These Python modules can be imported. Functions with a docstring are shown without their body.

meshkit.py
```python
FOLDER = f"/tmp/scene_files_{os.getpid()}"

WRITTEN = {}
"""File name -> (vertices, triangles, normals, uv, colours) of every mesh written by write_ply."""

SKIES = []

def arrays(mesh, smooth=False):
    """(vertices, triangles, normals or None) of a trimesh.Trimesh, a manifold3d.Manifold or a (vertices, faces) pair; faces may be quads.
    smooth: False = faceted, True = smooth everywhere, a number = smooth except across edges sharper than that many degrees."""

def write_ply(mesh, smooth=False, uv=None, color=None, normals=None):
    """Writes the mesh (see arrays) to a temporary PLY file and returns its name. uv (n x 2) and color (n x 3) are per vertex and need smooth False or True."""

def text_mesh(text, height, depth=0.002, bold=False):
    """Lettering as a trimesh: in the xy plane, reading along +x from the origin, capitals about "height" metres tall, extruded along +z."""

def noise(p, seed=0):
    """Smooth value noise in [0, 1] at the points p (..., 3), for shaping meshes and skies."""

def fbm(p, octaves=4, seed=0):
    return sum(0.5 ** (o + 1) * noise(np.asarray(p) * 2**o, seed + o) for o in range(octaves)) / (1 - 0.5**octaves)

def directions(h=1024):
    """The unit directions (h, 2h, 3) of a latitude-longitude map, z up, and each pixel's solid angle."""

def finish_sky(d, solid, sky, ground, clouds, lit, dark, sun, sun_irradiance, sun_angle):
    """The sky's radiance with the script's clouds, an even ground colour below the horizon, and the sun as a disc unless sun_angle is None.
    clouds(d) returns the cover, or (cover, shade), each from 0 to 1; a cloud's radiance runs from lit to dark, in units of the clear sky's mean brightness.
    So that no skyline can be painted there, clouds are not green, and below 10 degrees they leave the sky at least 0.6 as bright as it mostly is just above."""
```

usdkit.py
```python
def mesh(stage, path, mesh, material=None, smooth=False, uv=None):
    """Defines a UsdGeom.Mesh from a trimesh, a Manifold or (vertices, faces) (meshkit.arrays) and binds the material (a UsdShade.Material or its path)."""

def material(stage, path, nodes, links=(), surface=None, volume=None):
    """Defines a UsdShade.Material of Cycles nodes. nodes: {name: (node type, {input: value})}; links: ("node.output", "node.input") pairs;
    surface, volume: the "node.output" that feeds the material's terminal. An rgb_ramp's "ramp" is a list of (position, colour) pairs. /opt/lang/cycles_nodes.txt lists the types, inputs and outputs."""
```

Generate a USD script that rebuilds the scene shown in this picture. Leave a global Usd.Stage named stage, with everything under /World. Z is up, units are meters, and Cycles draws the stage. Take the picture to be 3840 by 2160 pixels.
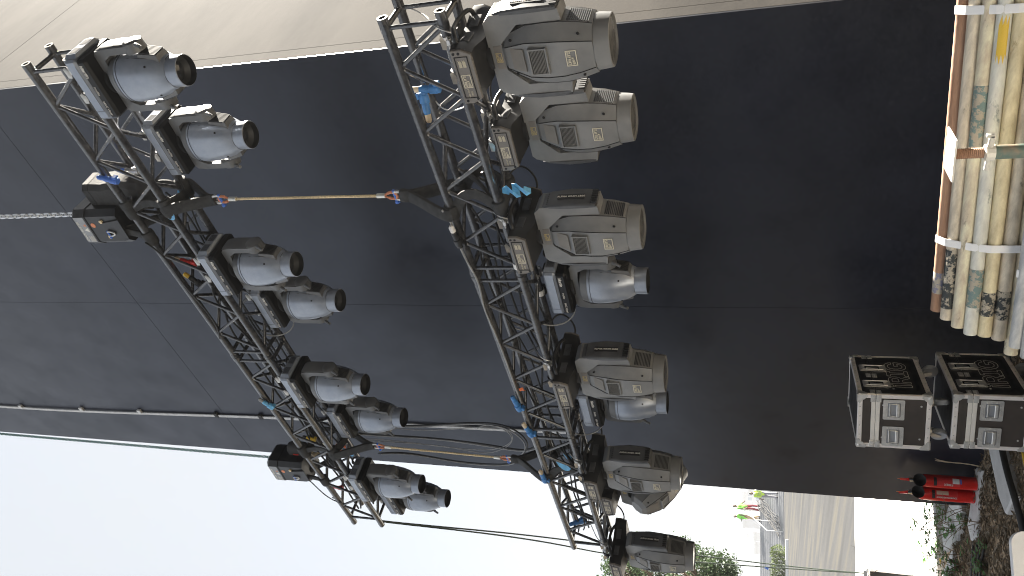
import math, random, numpy as np, trimesh, usdkit, meshkit
import manifold3d as m3
from shapely.geometry import Polygon
from pxr import Usd, UsdGeom, UsdLux, UsdShade, Gf, Sdf, Vt

stage = Usd.Stage.CreateInMemory()
UsdGeom.SetStageUpAxis(stage, 'Z'); UsdGeom.SetStageMetersPerUnit(stage, 1.0)
UsdGeom.Xform.Define(stage, '/World'); UsdGeom.Scope.Define(stage, '/World/Looks')
PI = math.pi
# ------------------------------------------------------------------ camera (turned on its side, as the phone was)
FPX, EYE = 2957.0, np.array([0, 0, 1.65])
PITCH = math.atan(980 / FPX)
q = math.sqrt(.5)
FH, RT = np.array([-q, q, 0]), np.array([q, q, 0]); ZZ = np.array([0, 0, 1.0])
FW = FH * math.cos(PITCH) + ZZ * math.sin(PITCH); UP = -FH * math.sin(PITCH) + ZZ * math.cos(PITCH)
cam = UsdGeom.Camera.Define(stage, '/World/camera')
cam.CreateHorizontalApertureAttr(36.0); cam.CreateVerticalApertureAttr(20.25)
cam.CreateFocalLengthAttr(FPX / 3840 * 36); cam.CreateClippingRangeAttr(Gf.Vec2f(.05, 5000))
M = Gf.Matrix4d(*[float(x) for r in (np.r_[-UP, 0], np.r_[RT, 0], np.r_[-FW, 0], np.r_[EYE, 1]) for x in r])
cam.AddTransformOp().Set(M)
EXPOSURE = 2.95
HAZE = 0.0005
cam.CreateExposureAttr(EXPOSURE)
# ------------------------------------------------------------------ sky and sun
SUN_EL = math.radians(35); SUN_AZ = math.radians(12.0)          # azimuth from +y towards +x
SUN = np.array([math.sin(SUN_AZ) * math.cos(SUN_EL), math.cos(SUN_AZ) * math.cos(SUN_EL), math.sin(SUN_EL)])
dome = UsdLux.DomeLight.Define(stage, '/World/sky')
skym = usdkit.material(stage, '/World/Looks/sky', {
    's': ('sky_texture', {'sky_type': 'single_scattering', 'sun_disc': False, 'sun_elevation': SUN_EL, 'sun_rotation': SUN_AZ, 'aerosol_density': 1.2, 'air_density': 1.0}),
    'tc': ('texture_coordinate', {}),
    'mp': ('mapping', {'scale': (1.2, 1.2, 3.0)}),
    'n': ('noise_texture', {'scale': 1.6, 'detail': 5.0, 'roughness': .55}),
    'r': ('rgb_ramp', {'ramp': [(.30, (.88,) * 3), (.72, (.97,) * 3)]}),
    'm': ('mix', {'color2': (1.92, 2.01, 2.1)}),
    'b': ('background_shader', {'strength': .05})},
    [('tc.generated', 'mp.vector'), ('mp.vector', 'n.vector'), ('n.fac', 'r.fac'), ('r.color', 'm.fac'), ('s.color', 'm.color1'), ('m.color', 'b.color')], surface='b.background')
UsdShade.MaterialBindingAPI.Apply(dome.GetPrim()).Bind(skym)
dome.GetPrim().SetCustomDataByKey('kind', 'structure')
sun = UsdLux.DistantLight.Define(stage, '/World/sun')
sun.CreateIntensityAttr(1.25); sun.CreateAngleAttr(.53); sun.CreateColorAttr(Gf.Vec3f(1.0, .93, .82)); sun.CreateNormalizeAttr(True)
zz = SUN; xx = np.cross([0, 0, 1.0], zz); xx /= np.linalg.norm(xx); yy = np.cross(zz, xx)
sun.AddTransformOp().Set(Gf.Matrix4d(*[float(x) for r in (np.r_[xx, 0], np.r_[yy, 0], np.r_[zz, 0], [0, 0, 30, 1]) for x in r]))

rng = random.Random(7); nr = np.random.default_rng(11)
# ------------------------------------------------------------------ helpers
def ray(x, y): return RT * ((1080 - y) / FPX) + FW - UP * ((x - 1920) / FPX)
def onY(x, y, Y): d = ray(x, y); return EYE + d * (Y / d[1])
def onZ(x, y, z): d = ray(x, y); return EYE + d * ((z - EYE[2]) / d[2])
def onT(x, y, t): return EYE + ray(x, y) * t
def V(*a): return np.array(a, float)
def unit(a): a = np.asarray(a, float); return a / max(np.linalg.norm(a), 1e-12)

USED = {}
def numbered(path):
    n = USED.get(path, -1) + 1; USED[path] = n
    return path if n == 0 else f'{path}_{n:03d}'
def pth(p): return str(p.GetPath()) if p is not None else '/World'
def tag(o, label=None, cat=None, group=None, kind=None):
    p = o.GetPrim() if hasattr(o, 'GetPrim') else o
    for k, v in (('label', label), ('category', cat), ('group', group), ('kind', kind)):
        if v: p.SetCustomDataByKey(k, v)
    return p
def thing(name, label, cat, loc=(0, 0, 0), rz=0., group=None, kind=None, ry=0., rx=0.):
    x = UsdGeom.Xform.Define(stage, numbered('/World/' + name)); x.AddTranslateOp().Set(Gf.Vec3d(*map(float, loc)))
    if rz: x.AddRotateZOp().Set(math.degrees(rz))
    if ry: x.AddRotateYOp().Set(math.degrees(ry))
    if rx: x.AddRotateXOp().Set(math.degrees(rx))
    return tag(x, label, cat, group, kind)
def copy_of(proto, name, label, cat, loc, rz=0., group=None, ry=0.):
    t = thing(name, label, cat, loc, rz, group, ry=ry)
    t.GetReferences().AddInternalReference(proto.GetPath()); t.SetInstanceable(True)
    return t

class MB:
    def __init__(s): s.v, s.f, s.n = [], [], 0
    def raw(s, v, f):
        v = np.asarray(v, float).reshape(-1, 3); f = np.asarray(f, int)
        if f.shape[1] == 4: f = np.vstack([f[:, [0, 1, 2]], f[:, [0, 2, 3]]])
        s.v.append(v); s.f.append(f + s.n); s.n += len(v); return s
    def add(s, m, T=None):
        v = np.asarray(m.vertices); v = v if T is None else trimesh.transform_points(v, T); return s.raw(v, m.faces)
    def box(s, lo, hi, c=0.):
        lo, hi = np.minimum(lo, hi).astype(float), np.maximum(lo, hi).astype(float)
        if c <= 0:
            v = np.array([[(lo, hi)[i][0], (lo, hi)[j][1], (lo, hi)[k][2]] for i in (0, 1) for j in (0, 1) for k in (0, 1)])
            return s.raw(v, [[0, 1, 3, 2], [4, 6, 7, 5], [0, 4, 5, 1], [2, 3, 7, 6], [0, 2, 6, 4], [1, 5, 7, 3]])
        c = min(c, *(.45 * (hi - lo))); p = []
        for i in (0, 1):
            for j in (0, 1):
                for k in (0, 1):
                    b = V((lo, hi)[i][0], (lo, hi)[j][1], (lo, hi)[k][2]); d = V(1 - 2 * i, 1 - 2 * j, 1 - 2 * k) * c
                    for ax in range(3):
                        o = d.copy(); o[ax] = 0; p.append(b + o)
        return s.hull(p)
    def obox(s, cen, ax, half, c=0.):
        b = MB().box(-np.asarray(half, float), np.asarray(half, float), c); v = np.concatenate(b.v)
        ax = np.array([unit(a) for a in ax]); return s.raw(v @ ax + np.asarray(cen), np.concatenate(b.f))
    def hull(s, p):
        h = trimesh.convex.convex_hull(np.asarray(p, float)); return s.raw(h.vertices, h.faces)
    def tube(s, pts, r, n=8, closed=False, caps=True):
        pts = np.asarray(pts, float); k = len(pts); r = np.broadcast_to(np.asarray(r, float), (k,))
        if closed: tn = np.roll(pts, -1, 0) - np.roll(pts, 1, 0)
        else: tn = np.gradient(pts, axis=0)
        tn = tn / np.maximum(np.linalg.norm(tn, axis=1, keepdims=True), 1e-12)
        a = np.cross(tn[0], (0, 0, 1.0) if abs(tn[0][2]) < .9 else (1.0, 0, 0)); a = unit(a); rows = []
        th = np.arange(n) / n * 2 * PI
        for i in range(k):
            a = unit(a - tn[i] * (a @ tn[i])); b = np.cross(tn[i], a)
            rows.append(pts[i] + r[i] * (np.cos(th)[:, None] * a + np.sin(th)[:, None] * b))
        v = np.concatenate(rows); f = []
        for i in range(k if closed else k - 1):
            j = (i + 1) % k
            for m in range(n): f.append([i * n + m, i * n + (m + 1) % n, j * n + (m + 1) % n, j * n + m])
        s.raw(v, f)
        if caps and not closed:
            for i, e in ((0, 1), (k - 1, -1)):
                vv = np.vstack([rows[i], pts[i]]); s.raw(vv, [[(m + 1) % n, m, n][::e] for m in range(n)])
        return s
    def ring(s, cen, axis, R, r, n=16, m=6, arc=2 * PI, a0=0.):
        ax = unit(axis); a = unit(np.cross(ax, (0, 0, 1.0) if abs(ax[2]) < .9 else (1.0, 0, 0))); b = np.cross(ax, a)
        full = arc > 6.2; t = a0 + np.arange(n if full else n + 1) / n * arc
        return s.tube(np.asarray(cen) + R * (np.cos(t)[:, None] * a + np.sin(t)[:, None] * b), r, m, closed=full)
    def lathe(s, prof, n=24, o=(0, 0, 0), axis=(0, 0, 1), cap=True, sq=None):
        ax = unit(axis); a = unit(np.cross((0, 1.0, 0) if abs(ax[1]) < .9 else (1.0, 0, 0), ax)); b = np.cross(ax, a)
        th = np.arange(n) / n * 2 * PI; cs, sn = np.cos(th), np.sin(th)
        if sq: k = (np.abs(cs) ** sq + np.abs(sn) ** sq) ** (-1 / sq); cs, sn = cs * k, sn * k
        rows = [np.asarray(o) + ax * z + r * (cs[:, None] * a + sn[:, None] * b) for r, z in prof]; f = []
        for i in range(len(prof) - 1):
            for m in range(n): f.append([i * n + m, i * n + (m + 1) % n, (i + 1) * n + (m + 1) % n, (i + 1) * n + m])
        s.raw(np.concatenate(rows), f)
        if cap:
            for i, e in ((0, -1), (len(prof) - 1, 1)):
                if prof[i][0] > 1e-5: s.raw(np.vstack([rows[i], rows[i].mean(0)]), [[m, (m + 1) % n, n][::e] for m in range(n)])
        return s
    def loft(s, secs, cap=True):
        n = len(secs[0]); f = []
        for i in range(len(secs) - 1):
            for m in range(n): f.append([i * n + m, i * n + (m + 1) % n, (i + 1) * n + (m + 1) % n, (i + 1) * n + m])
        s.raw(np.concatenate(secs), f)
        if cap:
            for i, e in ((0, -1), (-1, 1)):
                c = np.asarray(secs[i]); s.raw(np.vstack([c, c.mean(0)]), [[m, (m + 1) % n, n][::e] for m in range(n)])
        return s
    def prism(s, poly, o, d, u, depth):
        """polygon (2-D) drawn in the plane o + a*d + b*u, extruded by depth along d x u"""
        m = trimesh.creation.extrude_polygon(Polygon(poly) if not hasattr(poly, 'geom_type') else poly, depth, engine='earcut')
        d, u = unit(d), unit(u); n = np.cross(d, u); v = np.asarray(m.vertices)
        return s.raw(np.asarray(o) + v[:, :1] * d + v[:, 1:2] * u + v[:, 2:] * n, m.faces)
    def text(s, t, h, o, d, u, depth=.0012, bold=False, center=True, stretch=1.):
        m = meshkit.text_mesh(t, h, depth, bold); v = np.array(m.vertices)
        v[:, 0] *= stretch
        if center: v[:, 0] -= (v[:, 0].min() + v[:, 0].max()) / 2; v[:, 1] -= h / 2
        d, u = unit(d), unit(u); n = np.cross(d, u)
        return s.raw(np.asarray(o) + v[:, :1] * d + v[:, 1:2] * u + v[:, 2:] * n, m.faces)
    def mesh(s): return np.concatenate(s.v), np.concatenate(s.f)

def obj(name, mb, mat, parent=None, smooth=30, label=None, kind=None):
    v, f = mb.mesh() if isinstance(mb, MB) else mb
    p = usdkit.mesh(stage, numbered(pth(parent) + '/' + name), (v, f), MAT[mat], smooth=smooth).GetPrim()
    if label: p.SetCustomDataByKey('label', label)
    if kind: p.SetCustomDataByKey('kind', kind)
    return p
def spline(pts, n=40):
    from scipy.interpolate import CubicSpline
    pts = np.asarray(pts, float); d = np.r_[0, np.cumsum(np.linalg.norm(np.diff(pts, axis=0), axis=1) ** .6)]
    return CubicSpline(d, pts)(np.linspace(0, d[-1], n))
# ------------------------------------------------------------------ materials
MAT = {}
def mat(name, col, rough=.5, metal=0., var=.0, scale=6., col2=None, bump=0., bscale=40., spec=.5, coat=0., stretch=None, obj_space=False, rvar=0., lo=.35, hi=.65, detail=4., ior=1.5, tint=(1, 1, 1)):
    n = {'p': ('principled_bsdf', {'base_color': col, 'roughness': rough, 'metallic': metal, 'specular_ior_level': spec, 'coat_weight': coat, 'ior': ior, 'specular_tint': tint})}; l = []
    if var or col2 is not None or bump or rvar:
        n['tc'] = ('texture_coordinate', {}) if obj_space else ('geometry', {})
        src = 'tc.object' if obj_space else 'tc.position'
        n['mp'] = ('mapping', {'scale': stretch or (1, 1, 1)}); l.append((src, 'mp.vector'))
    if var or col2 is not None:
        c2 = col2 if col2 is not None else tuple(c * (1 + var) for c in col); c1 = col if col2 is not None else tuple(c * (1 - var) for c in col)
        n['n'] = ('noise_texture', {'scale': scale, 'detail': detail, 'roughness': .6}); n['r'] = ('rgb_ramp', {'ramp': [(lo, c1), (hi, c2)]})
        l += [('mp.vector', 'n.vector'), ('n.fac', 'r.fac'), ('r.color', 'p.base_color')]
    if rvar:
        n['n3'] = ('noise_texture', {'scale': scale * 2.3, 'detail': 4.}); n['mr'] = ('map_range', {'from_min': .3, 'from_max': .7, 'to_min': rough - rvar, 'to_max': rough + rvar})
        l += [('mp.vector', 'n3.vector'), ('n3.fac', 'mr.value'), ('mr.result', 'p.roughness')]
    if bump:
        n['n2'] = ('noise_texture', {'scale': bscale, 'detail': 4.}); n['b'] = ('bump', {'strength': bump, 'distance': .01})
        l += [('mp.vector', 'n2.vector'), ('n2.fac', 'b.height'), ('b.normal', 'p.normal')]
    MAT[name] = usdkit.material(stage, '/World/Looks/' + name, n, l, surface='p.BSDF')
mat('wall_black', (.0044, .0049, .0094), .38, var=.3, scale=1.3, bump=.035, bscale=90, rvar=.07, spec=.52, tint=(.74, .82, 1.0))
mat('wall_side_sunlit', (.03, .028, .027), .9, spec=.06, col2=(.092, .086, .08), scale=1.0, detail=8., bump=.06, bscale=60, stretch=(1, .35, 1.1), lo=.3, hi=.62)  # black paint lightened for sun; noise holds grime and painted soft shadow patches
mat('gap_dark', (.01, .01, .011), .8)
mat('truss_paint', (.026, .026, .029), .24, col2=(.065, .063, .062), scale=14, rvar=.07, lo=.45, hi=.75, spec=1.0, coat=.25)
mat('bare_steel', (.42, .41, .4), .35, .9, var=.2, scale=30)
mat('wash_grey', (.165, .166, .166), .38, col2=(.21, .208, .203), scale=7, rvar=.06, bump=.02, bscale=300)
mat('wash_dark', (0.07762, 0.07935, 0.08452), .45, var=.2, scale=9)
mat('wash_panel', (.22, .2, .175), .6, var=.1, scale=12)
mat('plate_grey', (.17, .155, .14), .5, var=.1, scale=10)
mat('fixture_black', (.02, .02, .021), .5, var=.2, scale=12)
mat('profile_grey', (.27, .30, .355), .3, .4, col2=(.33, .355, .40), scale=5, rvar=.05)
mat('yoke_grey', (.115, .117, .12), .4, .15, col2=(.15, .149, .147), scale=6)
mat('band_black', (.006, .006, .0065), .4, spec=.3)
mat('print_white', (.75, .72, .66), .5)
mat('print_gold', (.55, .43, .2), .35, .3)
mat('print_cream', (.66, .6, .46), .45)
mat('lens_rim', (.012, .012, .012), .5)
mat('barrel_inside', (.01, .01, .01), .6)
mat('reflector', (.2, .2, .19), .3, .6)
MAT['lens_glass'] = usdkit.material(stage, '/World/Looks/lens_glass', {'p': ('principled_bsdf', {'base_color': (.03, .03, .03), 'roughness': .08, 'specular_ior_level': .9, 'coat_weight': 1.0, 'coat_roughness': .03})}, [], surface='p.BSDF')
mat('wash_lens', (.13, .128, .12), .14, spec=.8, var=.2, scale=30)
mat('zinc', (.55, .53, .5), .32, .85, var=.15, scale=40)
mat('webbing', (.018, .018, .019), .8, col2=(.04, .04, .04), scale=25, bump=.3, bscale=400)
mat('wire_rope', (.72, .56, .33), .4, .3, var=.25, scale=120)
mat('ferrule', (.7, .68, .62), .35, .6)
mat('red_paint', (.42, .025, .015), .4, var=.25, scale=20)
mat('blue_pin', (.06, .16, .55), .4)
mat('orange_strand', (.55, .2, .1), .5)
mat('hoist_black', (.012, .012, .013), .35, col2=(.022, .022, .023), scale=20)
mat('sticker_grey', (.32, .33, .35), .5)
mat('sticker_orange', (.75, .25, .1), .5)
mat('bag_cloth', (.035, .034, .034), .85, var=.25, scale=12, bump=.2, bscale=60)
mat('chain_steel', (.8, .82, .85), .35, .3)
mat('chain_green', (.1, .22, .2), .4, .6)
mat('cable_pale', (.6, .6, .6), .5, var=.1, scale=20)
mat('rope_green', (.018, .032, .024), .75)
mat('cable_black', (.016, .016, .017), .5)
mat('cable_grey', (.28, .28, .28), .5, var=.15, scale=20)
mat('plug_blue', (.05, .2, .48), .4, var=.15, scale=30)
mat('plug_cream', (.68, .55, .38), .5)
mat('plug_red', (.6, .03, .02), .4)
mat('tape_yellow', (.75, .5, .05), .5)
mat('tape_blue', (.14, .42, .68), .5, var=.15, scale=40)
mat('tape_white', (.75, .73, .7), .5)
mat('tape_orange', (.8, .18, .05), .5)
mat('case_black', (.01, .009, .0085), .4, var=.3, scale=9, rvar=.06)
mat('case_brown', (.05, .041, .036), .42, col2=(.068, .056, .048), scale=5, rvar=.06)
mat('case_alu', (.92, .87, .83), .3, .15, var=.05, scale=18, bump=.05, bscale=120)
mat('case_steel', (.78, .77, .74), .28, .6, var=.1, scale=26)
mat('rail_plain', (.9, .86, .79), .4, .1, var=.05, scale=9)
mat('tyre_blue', (.03, .14, .42), .5)
mat('wheel_grey', (.33, .35, .38), .5)
mat('ext_red', (.6, .016, .012), .25, var=.1, scale=8, coat=.5)
mat('ext_label', (.6, .03, .03), .4)
mat('rubber', (.012, .012, .012), .6)
mat('concrete', (.46, .46, .46), .85, col2=(.6, .6, .6), scale=4, bump=.3, bscale=60)
mat('soil', (0.3058, 0.2184, 0.142), .95, col2=(0.6552, 0.5023, 0.3385), scale=9, bump=.6, bscale=30)
mat('ground_far', (.075, .066, .052), .95, spec=.08, col2=(.12, .105, .082), scale=.6, bump=.3, bscale=8)
mat('bounce_apron', (.6, .57, .51), .9, spec=.2, col2=(.7, .665, .6), scale=1.5, bump=.2, bscale=40)
mat('deck_white', (.74, .72, .68), .5, col2=(.8, .79, .76), scale=.8)
mat('step_concrete', (0.312, 0.318, 0.33), .9, spec=.1, var=.08, scale=.8)
mat('white_paint', (.72, .72, .72), .5)
mat('bark', (.12, .09, .06), .9, var=.3, scale=12, bump=.5, bscale=40)
mat('twig', (.2, .14, .08), .85, var=.3, scale=20)
mat('plastic_white', (.82, .82, .83), .35)
mat('magenta', (.45, .02, .3), .6)
mat('flower_yellow', (.8, .5, .03), .6)
mat('tower_pale', (.5, .52, .55), .7, var=.05, scale=.1)
mat('tower_glass', (.25, .32, .4), .3)
mat('skin', (.12, .06, .035), .55)
mat('vest_green', (.2, .62, .06), .7)
mat('vest_lime', (.42, .62, .05), .7)
mat('trousers_maroon', (.2, .02, .03), .8)
mat('trousers_tan', (.42, .3, .17), .8)
mat('trousers_grey', (.2, .2, .23), .8)
mat('shirt_white', (.65, .68, .72), .8)
mat('boot', (.02, .02, .022), .6)
mat('rust', (.3, .165, .1), .85, col2=(.44, .27, .18), scale=9, bump=.2, bscale=80, stretch=(.5, .5, 2))
mat('post_green', (.12, .17, .14), .55, col2=(.3, .22, .15), scale=11, lo=.42, hi=.6)
mat('plate_zinc', (.7, .67, .6), .5, .2, var=.12, scale=20)
mat('strap_white', (.82, .82, .82), .4)
def leafmat(name, c1, c2, tr=.5):
    MAT[name] = usdkit.material(stage, '/World/Looks/' + name, {'g': ('geometry', {}), 'r': ('rgb_ramp', {'ramp': [(0., c1), (1., c2)]}), 'd': ('principled_bsdf', {'roughness': .55}), 't': ('translucent_bsdf', {}), 'x': ('mix_closure', {'fac': tr})},
        [('g.random_per_island', 'r.fac'), ('r.color', 'd.base_color'), ('r.color', 't.color'), ('d.BSDF', 'x.closure1'), ('t.BSDF', 'x.closure2')], surface='x.closure')
leafmat('leaf_tree', (.045, .075, .03), (.12, .16, .07), .35)
leafmat('leaf_weed', (.07, .19, .03), (.2, .4, .07), .4)
leafmat('leaf_hedge', (.07, .1, .02), (.2, .17, .04), .3)
leafmat('leaf_litter', (.2, .16, .11), (.74, .66, .52), .15)
# plaza: grey floor with long pale streaks and a golden reflection painted into the colour
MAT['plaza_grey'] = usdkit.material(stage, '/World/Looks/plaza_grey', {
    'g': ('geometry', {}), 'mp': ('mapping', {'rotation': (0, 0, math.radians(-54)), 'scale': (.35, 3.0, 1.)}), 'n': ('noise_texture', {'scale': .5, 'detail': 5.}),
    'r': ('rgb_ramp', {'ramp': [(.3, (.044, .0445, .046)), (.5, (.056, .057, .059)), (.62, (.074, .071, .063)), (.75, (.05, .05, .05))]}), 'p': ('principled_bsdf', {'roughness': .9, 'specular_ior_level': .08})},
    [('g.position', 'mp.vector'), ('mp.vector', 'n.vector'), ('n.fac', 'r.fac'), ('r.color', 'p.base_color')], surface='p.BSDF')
# scaffold tubes: galvanised and painted steel, worn in patches, each tube its own tone
def tubemat(name, a, b, cpatch, seed):
    MAT[name] = usdkit.material(stage, '/World/Looks/' + name, {
        'tc': ('geometry', {}), 'mp': ('mapping', {'location': (seed * 3.1, seed * 1.7, seed), 'rotation': (0, 0, -.366), 'scale': (.6, 8, 8)}),
        'n': ('noise_texture', {'scale': 4.5, 'detail': 6., 'roughness': .65}), 'r': ('rgb_ramp', {'ramp': [(.32, a), (.68, b)]}),
        'mp2': ('mapping', {'location': (seed * 1.3, seed * 2.1, seed * .7), 'rotation': (0, 0, -.366), 'scale': (.7, 2.6, 2.6)}), 'n2': ('noise_texture', {'scale': 7., 'detail': 9., 'roughness': .7}), 'r2': ('rgb_ramp', {'ramp': [(.60, (0, 0, 0)), (.68, (.75, .75, .75))]}),
        'n3': ('noise_texture', {'scale': 60., 'detail': 3.}), 'b': ('bump', {'strength': .25, 'distance': .004}),
        'm': ('mix', {'color2': cpatch}), 'p': ('principled_bsdf', {'roughness': .6, 'metallic': .1})},
        [('tc.position', 'mp.vector'), ('mp.vector', 'n.vector'), ('n.fac', 'r.fac'), ('tc.position', 'mp2.vector'), ('mp2.vector', 'n2.vector'), ('n2.fac', 'r2.fac'), ('r.color', 'm.color1'), ('r2.color', 'm.fac'), ('m.color', 'p.base_color'),
         ('tc.position', 'n3.vector'), ('n3.fac', 'b.height'), ('b.normal', 'p.normal')], surface='p.BSDF')
tubemat('tube_cream', (0.532, 0.436, 0.327), (0.8, 0.762, 0.557), (.1, .085, .07), 1)
tubemat('tube_grey', (0.411, 0.411, 0.399), (0.701, 0.69, 0.641), (.1, .12, .12), 2)
tubemat('tube_pale', (0.58, 0.569, 0.52), (0.8, 0.8, 0.701), (.1, .14, .14), 3)
tubemat('tube_dirty', (0.459, 0.399, 0.315), (0.774, 0.69, 0.544), (.03, .036, .036), 4)
tubemat('tube_yellowish', (0.532, 0.448, 0.278), (0.8, 0.713, 0.484), (.26, .17, .06), 5)
tubemat('tube_steel', (0.363, 0.375, 0.388), (0.629, 0.629, 0.605), (.14, .15, .15), 6)

def paintmat(name, c, at):
    MAT[name] = usdkit.material(stage, '/World/Looks/' + name, {'g': ('geometry', {}), 'n': ('noise_texture', {'scale': 38., 'detail': 5., 'roughness': .7}), 'r': ('rgb_ramp', {'ramp': [(at, c), (at + .05, (.42, .37, .29))]}), 'p': ('principled_bsdf', {'roughness': .6})},
        [('g.position', 'n.vector'), ('n.fac', 'r.fac'), ('r.color', 'p.base_color')], surface='p.BSDF')
paintmat('paint_black', (.03, .036, .036), .5); paintmat('paint_teal', (.16, .24, .23), .47); paintmat('paint_blue', (.2, .2, .28), .45)
# ------------------------------------------------------------------ the ground
g = MB(); xs = np.concatenate([[-500, -200, -90, -50, -30, -18], np.arange(-12, 6.01, .25), [10, 20, 40, 80, 200, 500]]); ys = np.concatenate([[-500, -200, -80, -40, -20, -10], np.arange(-4, 8.01, .25), [12, 20, 35, 60, 120, 250, 500]])
gx, gy = np.meshgrid(xs, ys, indexing='ij'); near = (gx > -11) & (gx < 4) & (gy > -3) & (gy < 7)
gz = np.where(near, (meshkit.fbm(np.stack([gx * 1.6, gy * 1.6, 0 * gx], -1), 4, 3) - .55) * .09, -.02)
nx, ny = gx.shape; ii = np.arange(nx * ny).reshape(nx, ny)
vg = np.stack([gx, gy, gz], -1).reshape(-1, 3); fg = np.stack([ii[:-1, :-1], ii[1:, :-1], ii[1:, 1:], ii[:-1, 1:]], -1).reshape(-1, 4)
tag(obj('ground', (vg, np.vstack([fg[:, [0, 1, 2]], fg[:, [0, 2, 3]]])), 'ground_far', smooth=True), kind='structure')
sg = MB(); 
nx2, ny2 = 60, 40; sx, sy = np.meshgrid(np.linspace(-9.2, -4.4, nx2), np.linspace(1.4, 5.0, ny2), indexing='ij')
edge = np.minimum.reduce([sx + 9.2, -4.4 - sx, sy - 1.4, 5.0 - sy])
sz = np.minimum((meshkit.fbm(np.stack([sx * 2.5, sy * 2.5, 0 * sx], -1), 5, 8) - .5) * .06 + .012, .022) - .12 * np.exp(-edge * 6)
ii = np.arange(nx2 * ny2).reshape(nx2, ny2); fg = np.stack([ii[:-1, :-1], ii[1:, :-1], ii[1:, 1:], ii[:-1, 1:]], -1).reshape(-1, 4)
sg.raw(np.stack([sx, sy, sz], -1).reshape(-1, 3), fg); tag(obj('soil_bed', sg, 'soil', smooth=True), kind='structure')
def soil_z(x, y):
    i = np.clip((np.asarray(x) + 9.2) / 4.8 * (nx2 - 1), 0, nx2 - 1).astype(int); j = np.clip((np.asarray(y) - 1.4) / 3.6 * (ny2 - 1), 0, ny2 - 1).astype(int); return np.maximum(sz[i, j], 0)
tag(obj('added_bounce_apron', MB().box((-2.5, -8, -.2), (2.55, 2.15, .012), .01), 'bounce_apron', smooth=False), kind='structure')  # added out of view: pale sheet bouncing sunlight onto cases and tubes
# leaf litter: dry blades and curled leaves, one mass
mb = MB(); N = 15000; px = nr.uniform(-8.6, -4.6, N); py = nr.uniform(1.9, 4.22, N); pz = soil_z(px, py)
for i in range(N):
    L = nr.uniform(.025, .095); w = nr.uniform(.003, .012); a = nr.uniform(0, 2 * PI); t = nr.uniform(-.15, .45)
    d = V(math.cos(a) * math.cos(t), math.sin(a) * math.cos(t), math.sin(t)); s_ = V(-math.sin(a), math.cos(a), nr.uniform(-.6, .6)) * w; o = V(px[i], py[i], pz[i] + nr.uniform(.002, .016)); m_ = o + d * L * .5 + V(0, 0, L * .12)
    mb.raw([o, m_ + s_, o + d * L, m_ - s_], [[0, 1, 2, 3]])
tag(obj('leaf_litter', mb, 'leaf_litter', smooth=False), 'dry brown leaf litter covering the bare soil below the black wall', 'leaf litter', kind='stuff')
# plaza and white floor sheets rising gently to the steps
pn = unit(V(-.81, .586, 0)); pd = V(pn[1], -pn[0], 0) * -1.; P0 = V(-8.88, 4.96, .05)
def pl(a, b, dz=0.): return P0 + pn * a + pd * b + V(0, 0, .0212 * a + dz)
def sheet(name, a0, a1, b0, b1, m, dz=0., th=.05):
    q_ = [pl(a0, b0, dz), pl(a1, b0, dz), pl(a1, b1, dz), pl(a0, b1, dz)]; h = MB().hull(q_ + [p - V(0, 0, th) for p in q_]); return tag(obj(name, h, m, smooth=False), kind='structure')
sheet('white_floor', .0, 4.18, -14, 2.4, 'deck_white'); sheet('white_floor', 4.22, 6.6, -14, 2.4, 'deck_white')
sheet('paved_plaza', 6.62, 46, -60, 14, 'plaza_grey', th=.3)
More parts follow.
